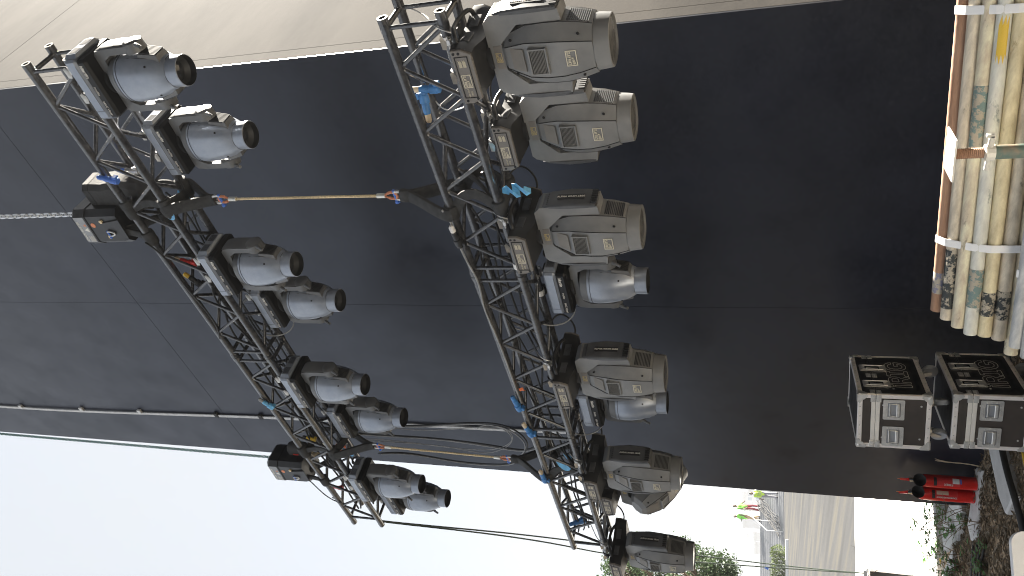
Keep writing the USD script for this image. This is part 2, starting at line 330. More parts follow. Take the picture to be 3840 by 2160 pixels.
# ------------------------------------------------------------------ the black clad stage building
XC, XL, YW, HT = -2.10, -6.985, 4.24, 14.0
bld = thing('stage_building', 'tall black clad stage wall with a sunlit pale side, behind the hanging trusses', 'stage wall', (0, 0, 0))
obj('frame', MB().box((XL + .012, YW + .018, 0), (XC - .012, YW + 5.6, HT - .02)), 'wall_black', bld, smooth=False)
G = .0014
xb = [XL, -4.447, XC]; zb = [0, 7.53, HT]
for i in range(2):
    for j in range(2):
        obj('panel', MB().box((xb[i] + (.0008 if i else 0), YW, zb[j] + (G if j else 0)), (xb[i + 1] - (0 if i else .0008), YW + .018, zb[j + 1] - (0 if j else G)), .0012), 'wall_black', bld, smooth=False)
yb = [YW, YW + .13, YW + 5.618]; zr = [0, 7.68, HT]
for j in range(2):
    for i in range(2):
        obj('panel' if i else 'corner_strip', MB().box((XC - .012 if i else XC - .0118, yb[i] + (.001 if i else 0.02), zr[j] + .0015), (XC, yb[i + 1] - .001, zr[j + 1] - .0015), .0015), 'wall_side_sunlit', bld, smooth=False)
for k in range(6): obj('panel', MB().box((XL, YW + .0205 + k * .93, .002), (XL + .012, YW + .018 + (k + 1) * .93, HT), .0015), 'wall_black', bld, smooth=False)
obj('roof_cap', MB().box((XL - .02, YW - .02, HT), (XC + .02, YW + 5.64, HT + .06), .01), 'wall_black', bld, smooth=False)

wing = thing('added_wing', 'black clad wing added unseen right of the camera to shade side faces', 'stage wall', (0, 0, 0))  # added out of view to keep light off the right-facing sides
obj('frame', MB().box((2.618, -7.98, 0), (8.98, 14.98, 15.98)), 'gap_dark', wing, smooth=False)
for k in range(10): obj('panel', MB().box((2.6, -8 + k * 2.3 + .001, .002), (2.618, -8 + (k + 1) * 2.3 - .001, 16.0), .0015), 'wall_black', wing, smooth=False)
for y in (-8.0, 14.982):
    for k in range(2): obj('panel', MB().box((2.62 + k * 3.18, y, .002), (2.6 + (k + 1) * 3.18, y + .018, 16.0), .0015), 'wall_black', wing, smooth=False)
hoard = thing('added_hoarding', 'long black hoarding added unseen behind the camera to darken wall reflections', 'hoarding', (0, 0, 0))  # added out of view as a dark reflection for the lower wall
for k in range(20): obj('panel', MB().box((-46 + k * 2.42 + .004, -9.05, -.02), (-46 + (k + 1) * 2.42 - .004, -9.0, 4.6), .004), 'wall_black', hoard, smooth=False)
for k in range(21): obj('post', MB().box((-46.05 + k * 2.42, -9.15, -.02), (-45.95 + k * 2.42, -9.055, 4.5)), 'truss_paint', hoard, smooth=False)
# ------------------------------------------------------------------ trusses
CR = .0242
def truss(name, label, z_top, z_bot, slope, xs_, yf, yb_, segs, halfsteps, cap_r):
    """four chords, welded bracing on all four faces; x runs from the right end to the left end"""
    x0 = xs_[0]; t = thing(name, label, 'truss', (x0, 0, 0), ry=-slope)
    ch = {'ft': (yf, z_top), 'fb': (yf, z_bot), 'bt': (yb_, z_top), 'bb': (yb_, z_bot)}
    L = xs_[1] - x0
    for k, (y, z) in ch.items():
        pr = [(CR, 0), (CR, L), (CR - .006, L), (CR - .006, L + .05)]
        c = obj('chord', MB().lathe([(CR - .007, -.06), (CR - .007, -.0005), (CR, 0)] + [(CR, L)] + [(CR - .007, L + .0005), (CR - .007, L + .06)], 20, (0, y, z), (1, 0, 0), cap=False), 'truss_paint', t, smooth=40)
        obj('end_ferrule', MB().lathe([(CR - .008, .0), (CR + .0012, .0), (CR + .0012, -.07), (CR - .008, -.07)], 20, (0, y, z), (1, 0, 0), cap=False), 'truss_paint', c, smooth=40)
        obj('end_rim', MB().lathe([(CR - .0078, .0015), (CR + .0008, .0015)], 20, (0, y, z), (1, 0, 0), cap=False), 'ferrule', c, smooth=False)
        obj('end_ferrule', MB().lathe([(.001, L - .001), (CR + .0012, L - .001), (CR + .0012, L + .035), (.001, L + .035)], 20, (0, y, z), (1, 0, 0), cap=False), 'truss_paint', c, smooth=40)
        for xj in segs[1:-1]:
            obj('joint_collar', MB().lathe([(CR, -.035), (CR + .004, -.03), (CR + .004, -.004), (CR + .001, -.002), (CR + .001, .002), (CR + .004, .004), (CR + .004, .03), (CR, .035)], 20, (xj - x0, y, z), (1, 0, 0), cap=False), 'truss_paint', c, smooth=40)
    br = .0105
    def brace(a, b, r=br):
        m = MB().tube([a, b], r, 10)
        for e, o_ in ((a, b), (b, a)):
            d = unit(np.asarray(o_) - e); m.tube([np.asarray(e) + d * .016, np.asarray(e) + d * .03], [r + .0045, r + .0005], 10)
        obj('brace', m, 'truss_paint', t, smooth=40)
    for s in range(len(segs) - 1):
        a, b = segs[s] - .05, segs[s + 1] + .05
        n = halfsteps; nodes = [a - .02 + (b + .02 - a + .02) * i / n for i in range(n + 1)]
        for y in (yf, yb_):
            for xe in (a, b): brace((xe - x0, y, z_bot), (xe - x0, y, z_top))
            for i in range(n):
                za, zb2 = (z_bot, z_top) if i % 2 == 0 else (z_top, z_bot)
                brace((nodes[i] - x0, y, za), (nodes[i + 1] - x0, y, zb2))
        for z, ph in ((z_top, 1), (z_bot, 0)):
            for xe in (a, b): brace((xe - x0, yf, z), (xe - x0, yb_, z), br + .003)
            pts = nodes[ph::2]
            for i in range(len(pts) - 1):
                mid = (pts[i] + pts[i + 1]) / 2
                brace((pts[i] - x0, yf, z), (mid - x0, yb_, z), br + .002); brace((mid - x0, yb_, z), (pts[i + 1] - x0, yf, z), br + .002)
    return t
YF, YB = 3.04, 3.235
UT = dict(zt=5.372, zb=5.088, sl=.0098); LT = dict(zt=3.284, zb=3.008, sl=.0076)
def up_z(x, base='zb'): return UT[base] + UT['sl'] * (x + 1.33)
def lo_z(x, base='zb'): return LT[base] + LT['sl'] * (x + 1.335)
truss('lighting_truss', 'upper black box truss hanging from two chain hoists with eight profile heads', UT['zt'], UT['zb'], UT['sl'], (-1.325, -6.05), YF, YB, (-1.325, -3.684, -6.0), 12, 0)
truss('lighting_truss', 'lower black box truss carrying large wash heads, slung on wire ropes below the other', LT['zt'], LT['zb'], LT['sl'], (-1.335, -6.11), YF, YB, (-1.335, -2.905, -4.46, -6.075), 8, 0)

# ------------------------------------------------------------------ moving heads
def clampset(t, xsep, zc):
    for sx_ in (-1, 1):
        c = MB(); x = sx_ * xsep
        c.lathe([(CR + .002, -.019), (CR + .012, -.019), (CR + .012, .019), (CR + .002, .019)], 16, (x, 0, zc), (1, 0, 0), cap=False)
        c.box((x - .018, -.012, zc - .052), (x + .018, .012, zc - CR - .004), .003)
        c.tube([(x, -.032, zc - .03), (x, -.032, zc + .01)], .006, 8); c.tube([(x - .03, -.045, zc - .012), (x + .03, -.045, zc - .012)], .005, 8); c.box((x - .014, -.05, zc - .022), (x + .014, -.03, zc - .002), .003)
        o = obj('clamp', c, 'zinc' if sx_ > 0 else 'fixture_black', t, smooth=35)
        obj('wing_nut', MB().hull([(x - .032, -.05, zc + .004), (x + .032, -.05, zc + .012), (x - .026, -.056, zc + .02), (x + .026, -.056, zc + .022), (x, -.045, zc - .004)]), 'zinc', o, smooth=False)
    obj('bracket', MB().box((-xsep - .05, -.03, zc - .062), (xsep + .05, .03, zc - .05), .002), 'fixture_black', t)

def logo(mb, o, d, u, w, h, n_off=.0):
    d, u = unit(d), unit(u); n = np.cross(d, u); o = np.asarray(o) + n * n_off
    e = h * .07
    for a, b, c_, d_ in ((-w / 2, -h / 2, w / 2, -h / 2 + e), (-w / 2, h / 2 - e, w / 2, h / 2), (-w / 2, -h / 2 + e, -w / 2 + e, h / 2 - e), (w / 2 - e, -h / 2 + e, w / 2, h / 2 - e)):
        mb.prism([(a, b), (c_, b), (c_, d_), (a, d_)], o, d, u, .0012)
    tm = meshkit.text_mesh('CLAY PAKY', h * .3, .0012, True).vertices; mb.text('CLAY PAKY', h * .3, o - u * h * .2, d, u, bold=True, stretch=w * .86 / np.ptp(tm[:, 0]))
    mb.prism([(-.05 * w, .02 * h), (.05 * w, .02 * h), (0, .24 * h)], o, d, u, .0012)
    for k in range(3):
        mb.prism([(.06 * w + .02 * w, (.09 + .05 * k) * h), (.42 * w, (.02 + .13 * k) * h), (.42 * w, (.09 + .13 * k) * h), (.06 * w + .02 * w, (.115 + .05 * k) * h)], o, d, u, .0012)
    return mb

def octo(hx, hy, c, z): return np.array([(-hx + c, -hy, z), (hx - c, -hy, z), (hx, -hy + c, z), (hx, hy - c, z), (hx - c, hy, z), (-hx + c, hy, z), (-hx, hy - c, z), (-hx, -hy + c, z)])

def wash(name, label, loc, group=None, tilt=0.):
    t = thing(name, label, 'stage light', loc, group=group)
    clampset(t, .085, .075)
    # base: long in depth, tapering underneath, label plates on its ends
    hw, hd = .128, .2
    b = MB(); prof = [(-hw, 0), (hw, 0), (hw, -.045), (hw - .022, -.09), (-hw + .022, -.09), (-hw, -.045)]
    secs = []
    for y, k in ((-hd + .006, 1.), (-hd + .05, 1.0), (-.05, .86), (.05, .86), (hd - .05, 1.0), (hd - .006, 1.)):
        secs.append(np.array([(px_ * k, y, pz_ * (1 if k == 1 else 1.2)) for px_, pz_ in prof]))
    b.loft(secs); base = obj('base', b, 'fixture_black', t, smooth=20)
    for s in (-1, 1):
        pm = MB().loft([np.array([(px_ * .985, s * (hd - .008), pz_ * .985 - .0006) for px_, pz_ in prof])[::s], np.array([(px_ * .985, s * (hd + .006), pz_ * .985 - .0006) for px_, pz_ in prof])[::s], np.array([(px_ * .96, s * (hd + .009), -.044 + (pz_ + .044) * .93) for px_, pz_ in prof])[::s]])
        obj('end_plate', pm, 'plate_grey', base, smooth=False)
    yf = -hd - .009
    fr = MB()
    for a, b2 in (((-.098, -.0155), (.098, -.0125)), ((-.098, -.0715), (.098, -.0685)), ((-.098, -.0685), (-.095, -.0155)), ((.095, -.0685), (.098, -.0155))): fr.box((a[0], yf - .003, a[1]), (b2[0], yf, b2[1]))
    obj('plate_border', fr, 'gap_dark', base, smooth=False)
    le = MB(); logo(le, (-.018, yf, -.042), (-1, 0, 0), (0, 0, -1), .062, .04)
    for r in range(2):
        for i in range(6): le.box((.048 - .0005, yf - .0012, -.026 - r * .018 - i * .0023), (.048 + .033 - (i * 7 % 3) * .004, yf, -.0272 - r * .018 - i * .0023))
    le.text('230V 50Hz', .006, (-.076, yf, -.036), (-1, 0, 0), (0, 0, -1)); le.text('1500', .006, (-.076, yf, -.05), (-1, 0, 0), (0, 0, -1))
    obj('lettering', le, 'print_cream', base, smooth=False)
    sc = MB()
    for x, z in ((.112, -.014), (.112, -.036), (-.112, -.02), (-.104, -.07)): sc.lathe([(.0001, 0), (.0062, 0), (.0062, .0025)], 10, (x, yf + .0005, z), (0, -1, 0))
    obj('screw_set', sc, 'gap_dark', base, smooth=False)
    for s in (-1, 1):   # handle and louvres on both long sides
        hd_ = MB().tube(spline([(s * .112, -.135, -.012), (s * .146, -.12, -.004), (s * .15, 0, .022), (s * .146, .12, -.004), (s * .112, .135, -.012)], 24), .0105, 10)
        obj('handle', hd_, 'fixture_black', base, smooth=40)
        v = MB()
        for y0 in (-.115, .03):
            for i in range(9): v.obox((s * (.1135 + abs(y0 + i * .0095 + .003) * .065), y0 + i * .0095, -.042), ((0, 1, 0), (0, 0, 1), (1, 0, 0)), (.003, .019, .004))
        obj('vent_slats', v, 'wash_dark', base, smooth=False)
    obj('bearing', MB().lathe([(.08, -.125), (.08, -.085)], 28), 'fixture_black', t)
    # yoke
    D = .062; y = MB()
    out = [(-.196, -.21), (-.17, -.135), (-.15, -.118), (.16, -.118), (.192, -.15), (.192, -.447), (.14, -.455), (.14, -.262), (.062, -.178), (-.062, -.178), (-.14, -.262), (-.14, -.455), (-.196, -.447)]
    y.prism(out[::-1], (0, -D, 0), (1, 0, 0), (0, 0, 1), -2 * D) if False else y.prism(out, (0, D, 0), (1, 0, 0), (0, 0, 1), 2 * D)
    yk = obj('yoke', y, 'wash_grey', t, smooth=False)
    for s in (-1, 1):
        cv = MB(); xs2 = (s * .1925, s * .205)
        secs = []
        for z, d, xo in ((-.165, D - .004, .194), (-.2, D, .204), (-.3, D + .008, .212), (-.4, D + .004, .209), (-.44, D, .204)):
            secs.append(np.array([(s * .188, -d, z), (s * (xo - .006), -d, z), (s * xo, -d + .008, z), (s * xo, d - .008, z), (s * (xo - .006), d, z), (s * .188, d, z)])[::-s])
        cv.loft(secs); obj('arm_cover', cv, 'wash_dark', yk, smooth=35)
        fins = MB()
        for i in range(6):
            fins.box((s * .199, -.045 + i * .016, -.184), (s * .2015, -.037 + i * .016, -.216)); fins.box((s * .2035, -.05 + i * .018, -.414), (s * .213, -.04 + i * .018, -.444))
        obj('cooling_fins', fins, 'fixture_black', yk, smooth=False)
        bd = MB().prism(Polygon([(-.065, -.012), (.065, -.012), (.065, .012), (-.065, .012)]).buffer(.006), (s * .2085, 0, -.31), (0, 0, -1), (0, s, 0), .005)
        obj('name_badge', bd, 'fixture_black', yk, smooth=False)
        obj('lettering', MB().text('ALPHA WASH 1500', .0105, (s * .2137, 0, -.31), (0, 0, -1), (0, s, 0), bold=True, stretch=1.05), 'print_white', yk, smooth=False)
        obj('pivot_hub', MB().lathe([(.046, 0), (.046, .014)], 24, (s * .142, 0, -.395), (-s, 0, 0)), 'fixture_black', yk)
    tp = MB().box((-.055, -D - .002, -.174), (.055, -D + .001, -.139), .001); obj('front_tab', tp, 'plate_grey', yk, smooth=False)
    lg = logo(MB(), (0, -D - .002, -.156), (-1, 0, 0), (0, 0, -1), .045, .026); obj('small_logo', lg, 'print_gold', yk, smooth=False)
    # head (its own frame at the tilt axis)
    pz = -.395; ct, st = math.cos(tilt), math.sin(tilt)
    T = np.array([[1, 0, 0, 0], [0, ct, -st, 0], [0, st, ct, pz], [0, 0, 0, 1.]])
    def hobj(nm, mb, m, parent, smooth=20):
        v, f = mb.mesh(); return obj(nm, (trimesh.transform_points(v, T), f), m, parent, smooth)
    SEC = [(.226, .058, .05, .026), (.2, .088, .076, .038), (.1, .132, .112, .053), (.02, .139, .125, .058), (-.05, .138, .1275, .059), (-.12, .128, .122, .057), (-.185, .111, .111, .052)]
    hm = MB().loft([octo(a, b2, c, z) for z, a, b2, c in SEC[::-1]]); head = hobj('head', hm, 'wash_grey', t, 18)
    # side covers and seams along the facet edges
    sm = MB()
    for s in (-1, 1):
        pts = [(s * (a - c) , -b2 - .0006, z) for z, a, b2, c in SEC[1:]]; sm.tube(pts, .0022, 5)
        pts = [(s * (a + .0004), -b2 + c, z) for z, a, b2, c in SEC[1:]]; sm.tube(pts, .0016, 5)
    hobj('cover_seam', sm, 'gap_dark', head, False)
    for s in (-1, 1):
        v = MB()
        for i in range(11): v.box((s * .1, -.05, -.085 - i * .0085), (s * (.1368 - i * .0018), .05, -.0805 - i * .0085))
        hobj('side_vent', v, 'fixture_black', head, False)
    # filter panel on the sloping part, slatted grille and emblem on the front
    sl = unit(V(0, -.0485, -.1)); nn = unit(np.cross((1, 0, 0), -sl)) * 1.
    pc = V(0, -.094 - .001, .148); up_ = -sl
    fp = MB().prism([(-.052, -.04), (.052, -.04), (.048, .03), (.03, .042), (-.03, .042), (-.048, .03)], pc, (1, 0, 0), up_, .003)
    hobj('filter_panel', fp, 'wash_panel', head, False)
    gr = MB()
    for a, b2 in (((-.06, .082), (.06, .088)), ((-.06, .008), (.06, .014)), ((-.06, .014), (-.054, .082)), ((.054, .014), (.06, .082))): gr.box((a[0], -.137, a[1]), (b2[0], -.114, b2[1]))
    hobj('grille_frame', gr, 'wash_grey', head, False)
    gb = MB().box((-.055, -.1245, .013), (.055, -.12, .083)); hobj('grille_back', gb, 'gap_dark', head, False)
    for i in range(11):
        z = .0165 + i * .0061; hobj('slat', MB().obox((0, -.129, z), ((1, 0, 0), (0, 1, .35), (0, -.35, 1)), (.0545, .0055, .0012)), 'wash_grey', head, False)
    hobj('logo', logo(MB(), (0, -.1262, -.092), (-1, 0, 0), (0, 0, -1), .07, .046), 'print_cream', head, False)
    sc = MB()
    for x, yy_, z in ((.08, -.1, -.02), (.075, -.103, -.13), (-.08, -.1, -.02), (-.075, -.103, -.13), (.06, -.075, .17), (-.06, -.075, .17)): sc.lathe([(.0001, 0), (.006, 0), (.006, .01)], 10, (x + np.sign(x) * .022, yy_ - .001, z), (np.sign(x) * -.7, .7, 0))
    hobj('screw_set', sc, 'gap_dark', head, False)
    rim = MB().lathe([(.109, -.184), (.1125, -.187), (.1105, -.212), (.106, -.25), (.101, -.252), (.1, -.24)], 40, cap=False, sq=2.45)
    hobj('lens_bezel', rim, 'wash_grey', head, 30)
    hobj('lens', MB().lathe([(.0001, -.252), (.05, -.25), (.08, -.247), (.102, -.241)], 32, cap=False, sq=2.45), 'wash_lens', head, True)
    return t

def profile(name, label, loc, group=None):
    t = thing(name, label, 'stage light', loc, group=group)
    clampset(t, .075, .075)
    b = MB().box((-.17, -.118, -.074), (.17, .118, 0), .012); base = obj('base', b, 'profile_grey', t)
    obj('lower_band', MB().box((-.166, -.121, -.138), (.166, .121, -.0745), .014), 'band_black', base)
    obj('panel_line', MB().box((-.12, -.1192, -.062), (.135, -.1178, -.0605)).box((-.1215, -.1192, -.0605), (-.12, -.1178, -.01)), 'gap_dark', base, smooth=False)
    for s in (-1, 1):
        ck = MB().hull([(s * .1705, -.1, -.004), (s * .1705, .1, -.004), (s * .187, -.08, -.012), (s * .187, .08, -.012), (s * .187, -.08, -.07), (s * .187, .08, -.07), (s * .1705, -.1, -.078), (s * .1705, .1, -.078)])
        obj('end_cheek', ck, 'profile_grey', base, smooth=False)
        v = MB()
        for y0 in (-.07, .02):
            for i in range(6): v.box((s * .184, y0 + i * .0095, -.064), (s * .1882, y0 + i * .0095 + .0042, -.02))
        obj('vent_slats', v, 'gap_dark', base, smooth=False)
        obj('carry_handle', MB().tube(spline([(s * .15, .05, .002), (s * .165, .055, .022), (s * .165, .1, .022), (s * .15, .108, .002)], 14), .007, 8), 'fixture_black', base, smooth=40)
    le = MB().text('Martin', .017, (.105, -.1222, -.1), (-1, 0, 0), (0, 0, -1), bold=True); le.text('Profile', .012, (-.005, -.1222, -.1), (-1, 0, 0), (0, 0, -1)); le.text('MAC Viper', .012, (-.105, -.1222, -.1), (-1, 0, 0), (0, 0, -1))
    obj('lettering', le, 'print_white', base, smooth=False)
    obj('bearing', MB().lathe([(.08, -.152), (.08, -.12)], 24), 'fixture_black', t)
    D = .052; out = [(-.178, -.215), (-.17, -.158), (-.15, -.143), (.15, -.143), (.17, -.158), (.178, -.215), (.178, -.36), (.142, -.36), (.142, -.235), (.118, -.19), (.06, -.183), (-.06, -.183), (-.118, -.19), (-.142, -.235), (-.142, -.36), (-.178, -.36)]
    yk = obj('yoke', MB().prism(out, (0, D, 0), (1, 0, 0), (0, 0, 1), 2 * D), 'yoke_grey', t, smooth=25)
    for s in (-1, 1):
        k = MB(); k.hull([(s * x, 0 + .056 * math.cos(a), -.362 + .056 * math.sin(a)) for a in np.arange(20) / 20 * 2 * PI for x in (.136,)] + [(s * x, .05 * math.cos(a), -.362 + .05 * math.sin(a)) for a in np.arange(20) / 20 * 2 * PI for x in (.184,)] + [(s * .19, .035 * math.cos(a), -.358 + .035 * math.sin(a)) for a in np.arange(12) / 12 * 2 * PI])
        obj('knuckle', k, 'yoke_grey', yk, smooth=35)
        obj('lock_lever', MB().tube(spline([(s * .17, -.02, -.385), (s * .176, -.045, -.425), (s * .17, -.058, -.45)], 10), [.011] * 5 + [.009] * 5, 8), 'yoke_grey', yk, smooth=40)
        arm = MB(); secs = []
        for z, d, xo in ((-.15, .045, .172), (-.19, .05, .183), (-.28, .05, .187), (-.33, .045, .184)): secs.append(np.array([(s * .17, -d, z), (s * (xo - .008), -d, z), (s * xo, -d + .012, z), (s * xo, d - .012, z), (s * (xo - .008), d, z), (s * .17, d, z)])[::-s])
        arm.loft(secs); obj('arm_cover', arm, 'yoke_grey', yk, smooth=40)
    h = MB().lathe([(.077, -.512), (.1, -.465), (.117, -.40), (.125, -.345), (.1265, -.29), (.122, -.24), (.106, -.205), (.074, -.195), (.0001, -.192)], 40, sq=2.35)
    head = obj('head', h, 'profile_grey', t, smooth=40)
    obj('rear_cap', MB().lathe([(.1228, -.2445), (.1245, -.245), (.109, -.202), (.076, -.192), (.0001, -.189)], 40, sq=2.35, cap=False), 'yoke_grey', head, smooth=40)
    sm = MB()
    for z, r in ((-.262, .1248), (-.5105, .0775)):
        th = np.arange(48) / 48 * 2 * PI; cs, sn = np.cos(th), np.sin(th); kk = (np.abs(cs) ** 2.35 + np.abs(sn) ** 2.35) ** (-1 / 2.35) if z > -.4 else np.ones(48)
        sm.tube(np.stack([r * cs * kk, r * sn * kk, np.full(48, z)], 1), .0014, 5, closed=True)
    for s in (-1, 1): sm.tube([(s * r * .93, -r * .42, z) for r, z in ((.123, -.27), (.1262, -.33), (.1185, -.40), (.101, -.465), (.0785, -.507))], .0014, 5)
    obj('cover_seam', sm, 'gap_dark', head, smooth=False)
    for s in (-1, 1):
        fb = MB().hull([(s * .06, -.055, -.38), (s * .06, .055, -.38), (s * .06, -.05, -.5), (s * .06, .05, -.5), (s * .13, -.045, -.39), (s * .13, .045, -.39), (s * .11, -.038, -.487), (s * .11, .038, -.487)])
        fo = obj('heat_sink', fb, 'yoke_grey', head, smooth=False)
        fn = MB()
        for i in range(8):
            y0 = -.037 + i * .0105; fn.hull([(s * .09, y0, -.395), (s * .09, y0 + .0045, -.395), (s * .1355, y0, -.397), (s * .1355, y0 + .0045, -.397), (s * .09, y0, -.482), (s * .09, y0 + .0045, -.482), (s * .115, y0, -.482), (s * .115, y0 + .0045, -.482)])
        obj('heat_fins', fn, 'fixture_black', head, smooth=False)
    sc = MB()
    for s, z in ((.7, -.43), (-.7, -.43)): sc.lathe([(.0001, 0), (.0055, 0), (.0055, .012)], 10, (s * .1165, -.085, z), (-s, .7, 0))
    obj('screw_set', sc, 'gap_dark', head, smooth=False)
    obj('lens_barrel', MB().lathe([(.07, -.507), (.0765, -.509), (.0775, -.535), (.078, -.58), (.0748, -.5815)], 40, cap=False), 'profile_grey', head, smooth=30)
    obj('barrel_lining', MB().lathe([(.0747, -.5814), (.073, -.535), (.05, -.52)], 40, cap=False), 'barrel_inside', head, smooth=30)
    obj('lens_ring', MB().lathe([(.073, -.548), (.05, -.53)], 32, cap=False), 'lens_rim', head, smooth=30)
    obj('lens', MB().lathe([(.0001, -.545), (.025, -.542), (.042, -.535), (.054, -.525)], 28, cap=False), 'lens_glass', head, smooth=True)
    return t
up_heads = [(-1.51, 0), (-2.03, 1), (-2.84, 0), (-3.36, 1), (-4.02, 0), (-4.68, 1), (-5.33, 0), (-5.88, 1)]
ulab = ['sunlit profile spotlight nearest the open right end of the upper truss', 'second profile spotlight on the upper truss, its yoke arm glaring in the sun', 'shaded profile spotlight on the upper truss just left of the near sling and wire rope',
        'profile spotlight on the upper truss fourth from the sunlit end, half behind the third', 'profile spotlight fifth along the upper truss, in front of its partner before the wall', 'profile spotlight sixth along the upper truss, above the hanging cable loops',
        'profile spotlight on the upper truss seen against white sky, in front of the last one', 'last profile spotlight at the far end of the upper truss, mostly hidden by its neighbour']
GU = 'profile spotlights hung under the trusses'
prof0 = None
for (x, back), lb in zip(up_heads, ulab):
    loc = (x, (YB if back else YF) + .008, up_z(x) - .075)
    if prof0 is None: prof0 = profile('profile_spotlight', lb, loc, GU)
    else: copy_of(prof0, 'profile_spotlight', lb, 'stage light', loc, group=GU)
for x, lb in ((-3.205, 'grey profile spotlight on the lower truss behind the third wash light'), (-4.36, 'grey profile spotlight on the lower truss half hidden behind the fourth wash light')):
    copy_of(prof0, 'profile_spotlight', lb, 'stage light', (x, YB + .03, lo_z(x) - .075), group=GU)
GW = 'wash lights hung under the lower truss'
wl = [(-1.575, 0, 'largest, nearest wash light at the open right end of the lower truss'), (-2.086, 1, 'second wash light on the lower truss, its near side also sunlit'), (-2.61, 0, 'wash light beside the fluttering blue tape in the middle of the lower truss'),
      (-3.78, 0, 'shaded wash light in the far half of the lower truss, before a profile spotlight'), (-4.88, 0, 'wash light before the wall edge with a tilted wash light behind it'), (-6.09, 0, 'farthest wash light at the left end of the lower truss, tree behind it')]
wash0 = None
for x, back, lb in wl:
    loc = (x, (YB if back else YF) + .008, lo_z(x) - .075)
    if wash0 is None: wash0 = wash('wash_light', lb, loc, GW)
    else: copy_of(wash0, 'wash_light', lb, 'stage light', loc, group=GW)
wash('wash_light', 'wash light with its head tilted sideways behind the fifth one, against the white sky', (-5.42, YB + .008, lo_z(-5.42) - .075), GW, tilt=math.radians(56))
# ------------------------------------------------------------------ chain hoists, chains, slings, wire ropes
def hoist(x, y, z, label, nm='chain_hoist'):
    t = thing(nm, label, 'chain hoist', (x, y, z), rz=math.radians(4))
    oc = lambda hx, hy, c, zz_: octo(hx, hy, c, zz_)
    obj('housing', MB().loft([oc(.125, .11, .035, .0), oc(.13, .115, .035, .03), oc(.13, .115, .035, .235)]), 'hoist_black', t, smooth=25)
    tp = obj('top_cover', MB().loft([oc(.134, .119, .036, .2365), oc(.134, .119, .036, .325), oc(.122, .107, .036, .345)]), 'hoist_black', t, smooth=25)
    obj('handle', MB().tube(spline([(-.07, -.06, .345), (-.07, -.06, .372), (.07, -.06, .372), (.07, -.06, .345)], 20), .008, 8), 'hoist_black', tp, smooth=40)
    st = MB().box((-.095, -.1212, .247), (.095, -.1192, .322)); lb = obj('type_sticker', st, 'sticker_grey', tp, smooth=False)
    le = MB().text('CHAIN-MASTER', .017, (-.01, -.1214, .31), (1, 0, 0), (0, 0, 1), bold=True, stretch=.78)
    for i in range(5): le.box((-.09, -.1226, .285 - i * .008), (-.045 - (i % 2) * .006, -.1214, .288 - i * .008))
    le.prism([(-.017, 0), (.017, 0), (0, .034)], (.0, -.1214, .255), (1, 0, 0), (0, 0, 1), .0012)
    obj('lettering', le, 'print_white', lb, smooth=False)
    obj('warning_triangle', MB().prism([(-.01, 0), (.01, 0), (0, .02)], (.035, -.1214, .258), (1, 0, 0), (0, 0, 1), .0014), 'sticker_orange', lb, smooth=False)
    obj('round_sticker', MB().lathe([(.0001, 0), (.017, 0), (.017, .002)], 20, (.03, -.1152, .205), (0, -1, 0)), 'sticker_orange', t)
    for sx_ in (-.055, .06): obj('brass_bolt', MB().lathe([(.0001, 0), (.013, 0), (.013, .012), (.0001, .016)][::1], 6, (sx_, -.114, .12), (0, -1, 0)), 'wire_rope', t)
    obj('lug_plate', MB().prism([(-.07, -.04), (.07, -.04), (.05, .1), (-.05, .1)], (0, -.116, .02), (1, 0, 0), (0, 0, 1), .01), 'hoist_black', t)
    obj('chain_guide', MB().lathe([(.016, 0), (.022, .0), (.022, .025), (.016, .028)], 14, (0, .03, .345), cap=False), 'hoist_black', t)
    return t
def chain(name, label, P, Q, m, k_=1.):
    t = thing(name, label, 'chain', P); P, Q = V(*P), V(*Q); L = np.linalg.norm(Q - P); d = (Q - P) / L; a = unit(np.cross(d, (0, 1, 0))); b = np.cross(d, a); mb = MB(); pitch = .034 * k_; k = int(L / pitch)
    th = np.arange(10) / 10 * 2 * PI
    for i in range(k):
        e = a if i % 2 == 0 else b; c = d * (i + .5) * pitch
        st = np.sign(np.cos(th)); mb.tube(c + (np.cos(th) * .011 * k_ + st * .0115 * k_)[:, None] * d + (np.sin(th) * .0145 * k_)[:, None] * e, .0055 * k_, 5, closed=True)
    obj('links', mb, m, t, smooth=60, kind='stuff')
def webbing(mb, pts, w, th, side):
    """flat strap of width w and thickness th along pts; side = direction of its width"""
    pts = np.asarray(pts, float); side = np.broadcast_to(np.asarray(side, float), pts.shape); secs = []
    tn = np.gradient(pts, axis=0)
    for i, p in enumerate(pts):
        s_ = unit(side[i] - unit(tn[i]) * (side[i] @ unit(tn[i]))); n = np.cross(unit(tn[i]), s_)
        secs.append(np.array([p - s_ * w / 2 - n * th * .3, p - s_ * w * .3 - n * th / 2, p + s_ * w * .3 - n * th / 2, p + s_ * w / 2 - n * th * .3, p + s_ * w / 2 + n * th * .3, p + s_ * w * .3 + n * th / 2, p - s_ * w * .3 + n * th / 2, p - s_ * w / 2 + n * th * .3]))
    return mb.loft(secs)
def wrap(mb, x, y, z, w=.13, r=CR + .012): return mb.lathe([(CR - .001, -w / 2), (r, -w / 2 + .004), (r + .003, -w / 4), (r + .002, 0), (r + .004, w / 4), (r, w / 2 - .004), (CR - .001, w / 2)], 18, (x, y, z), (1, 0, 0), cap=False)
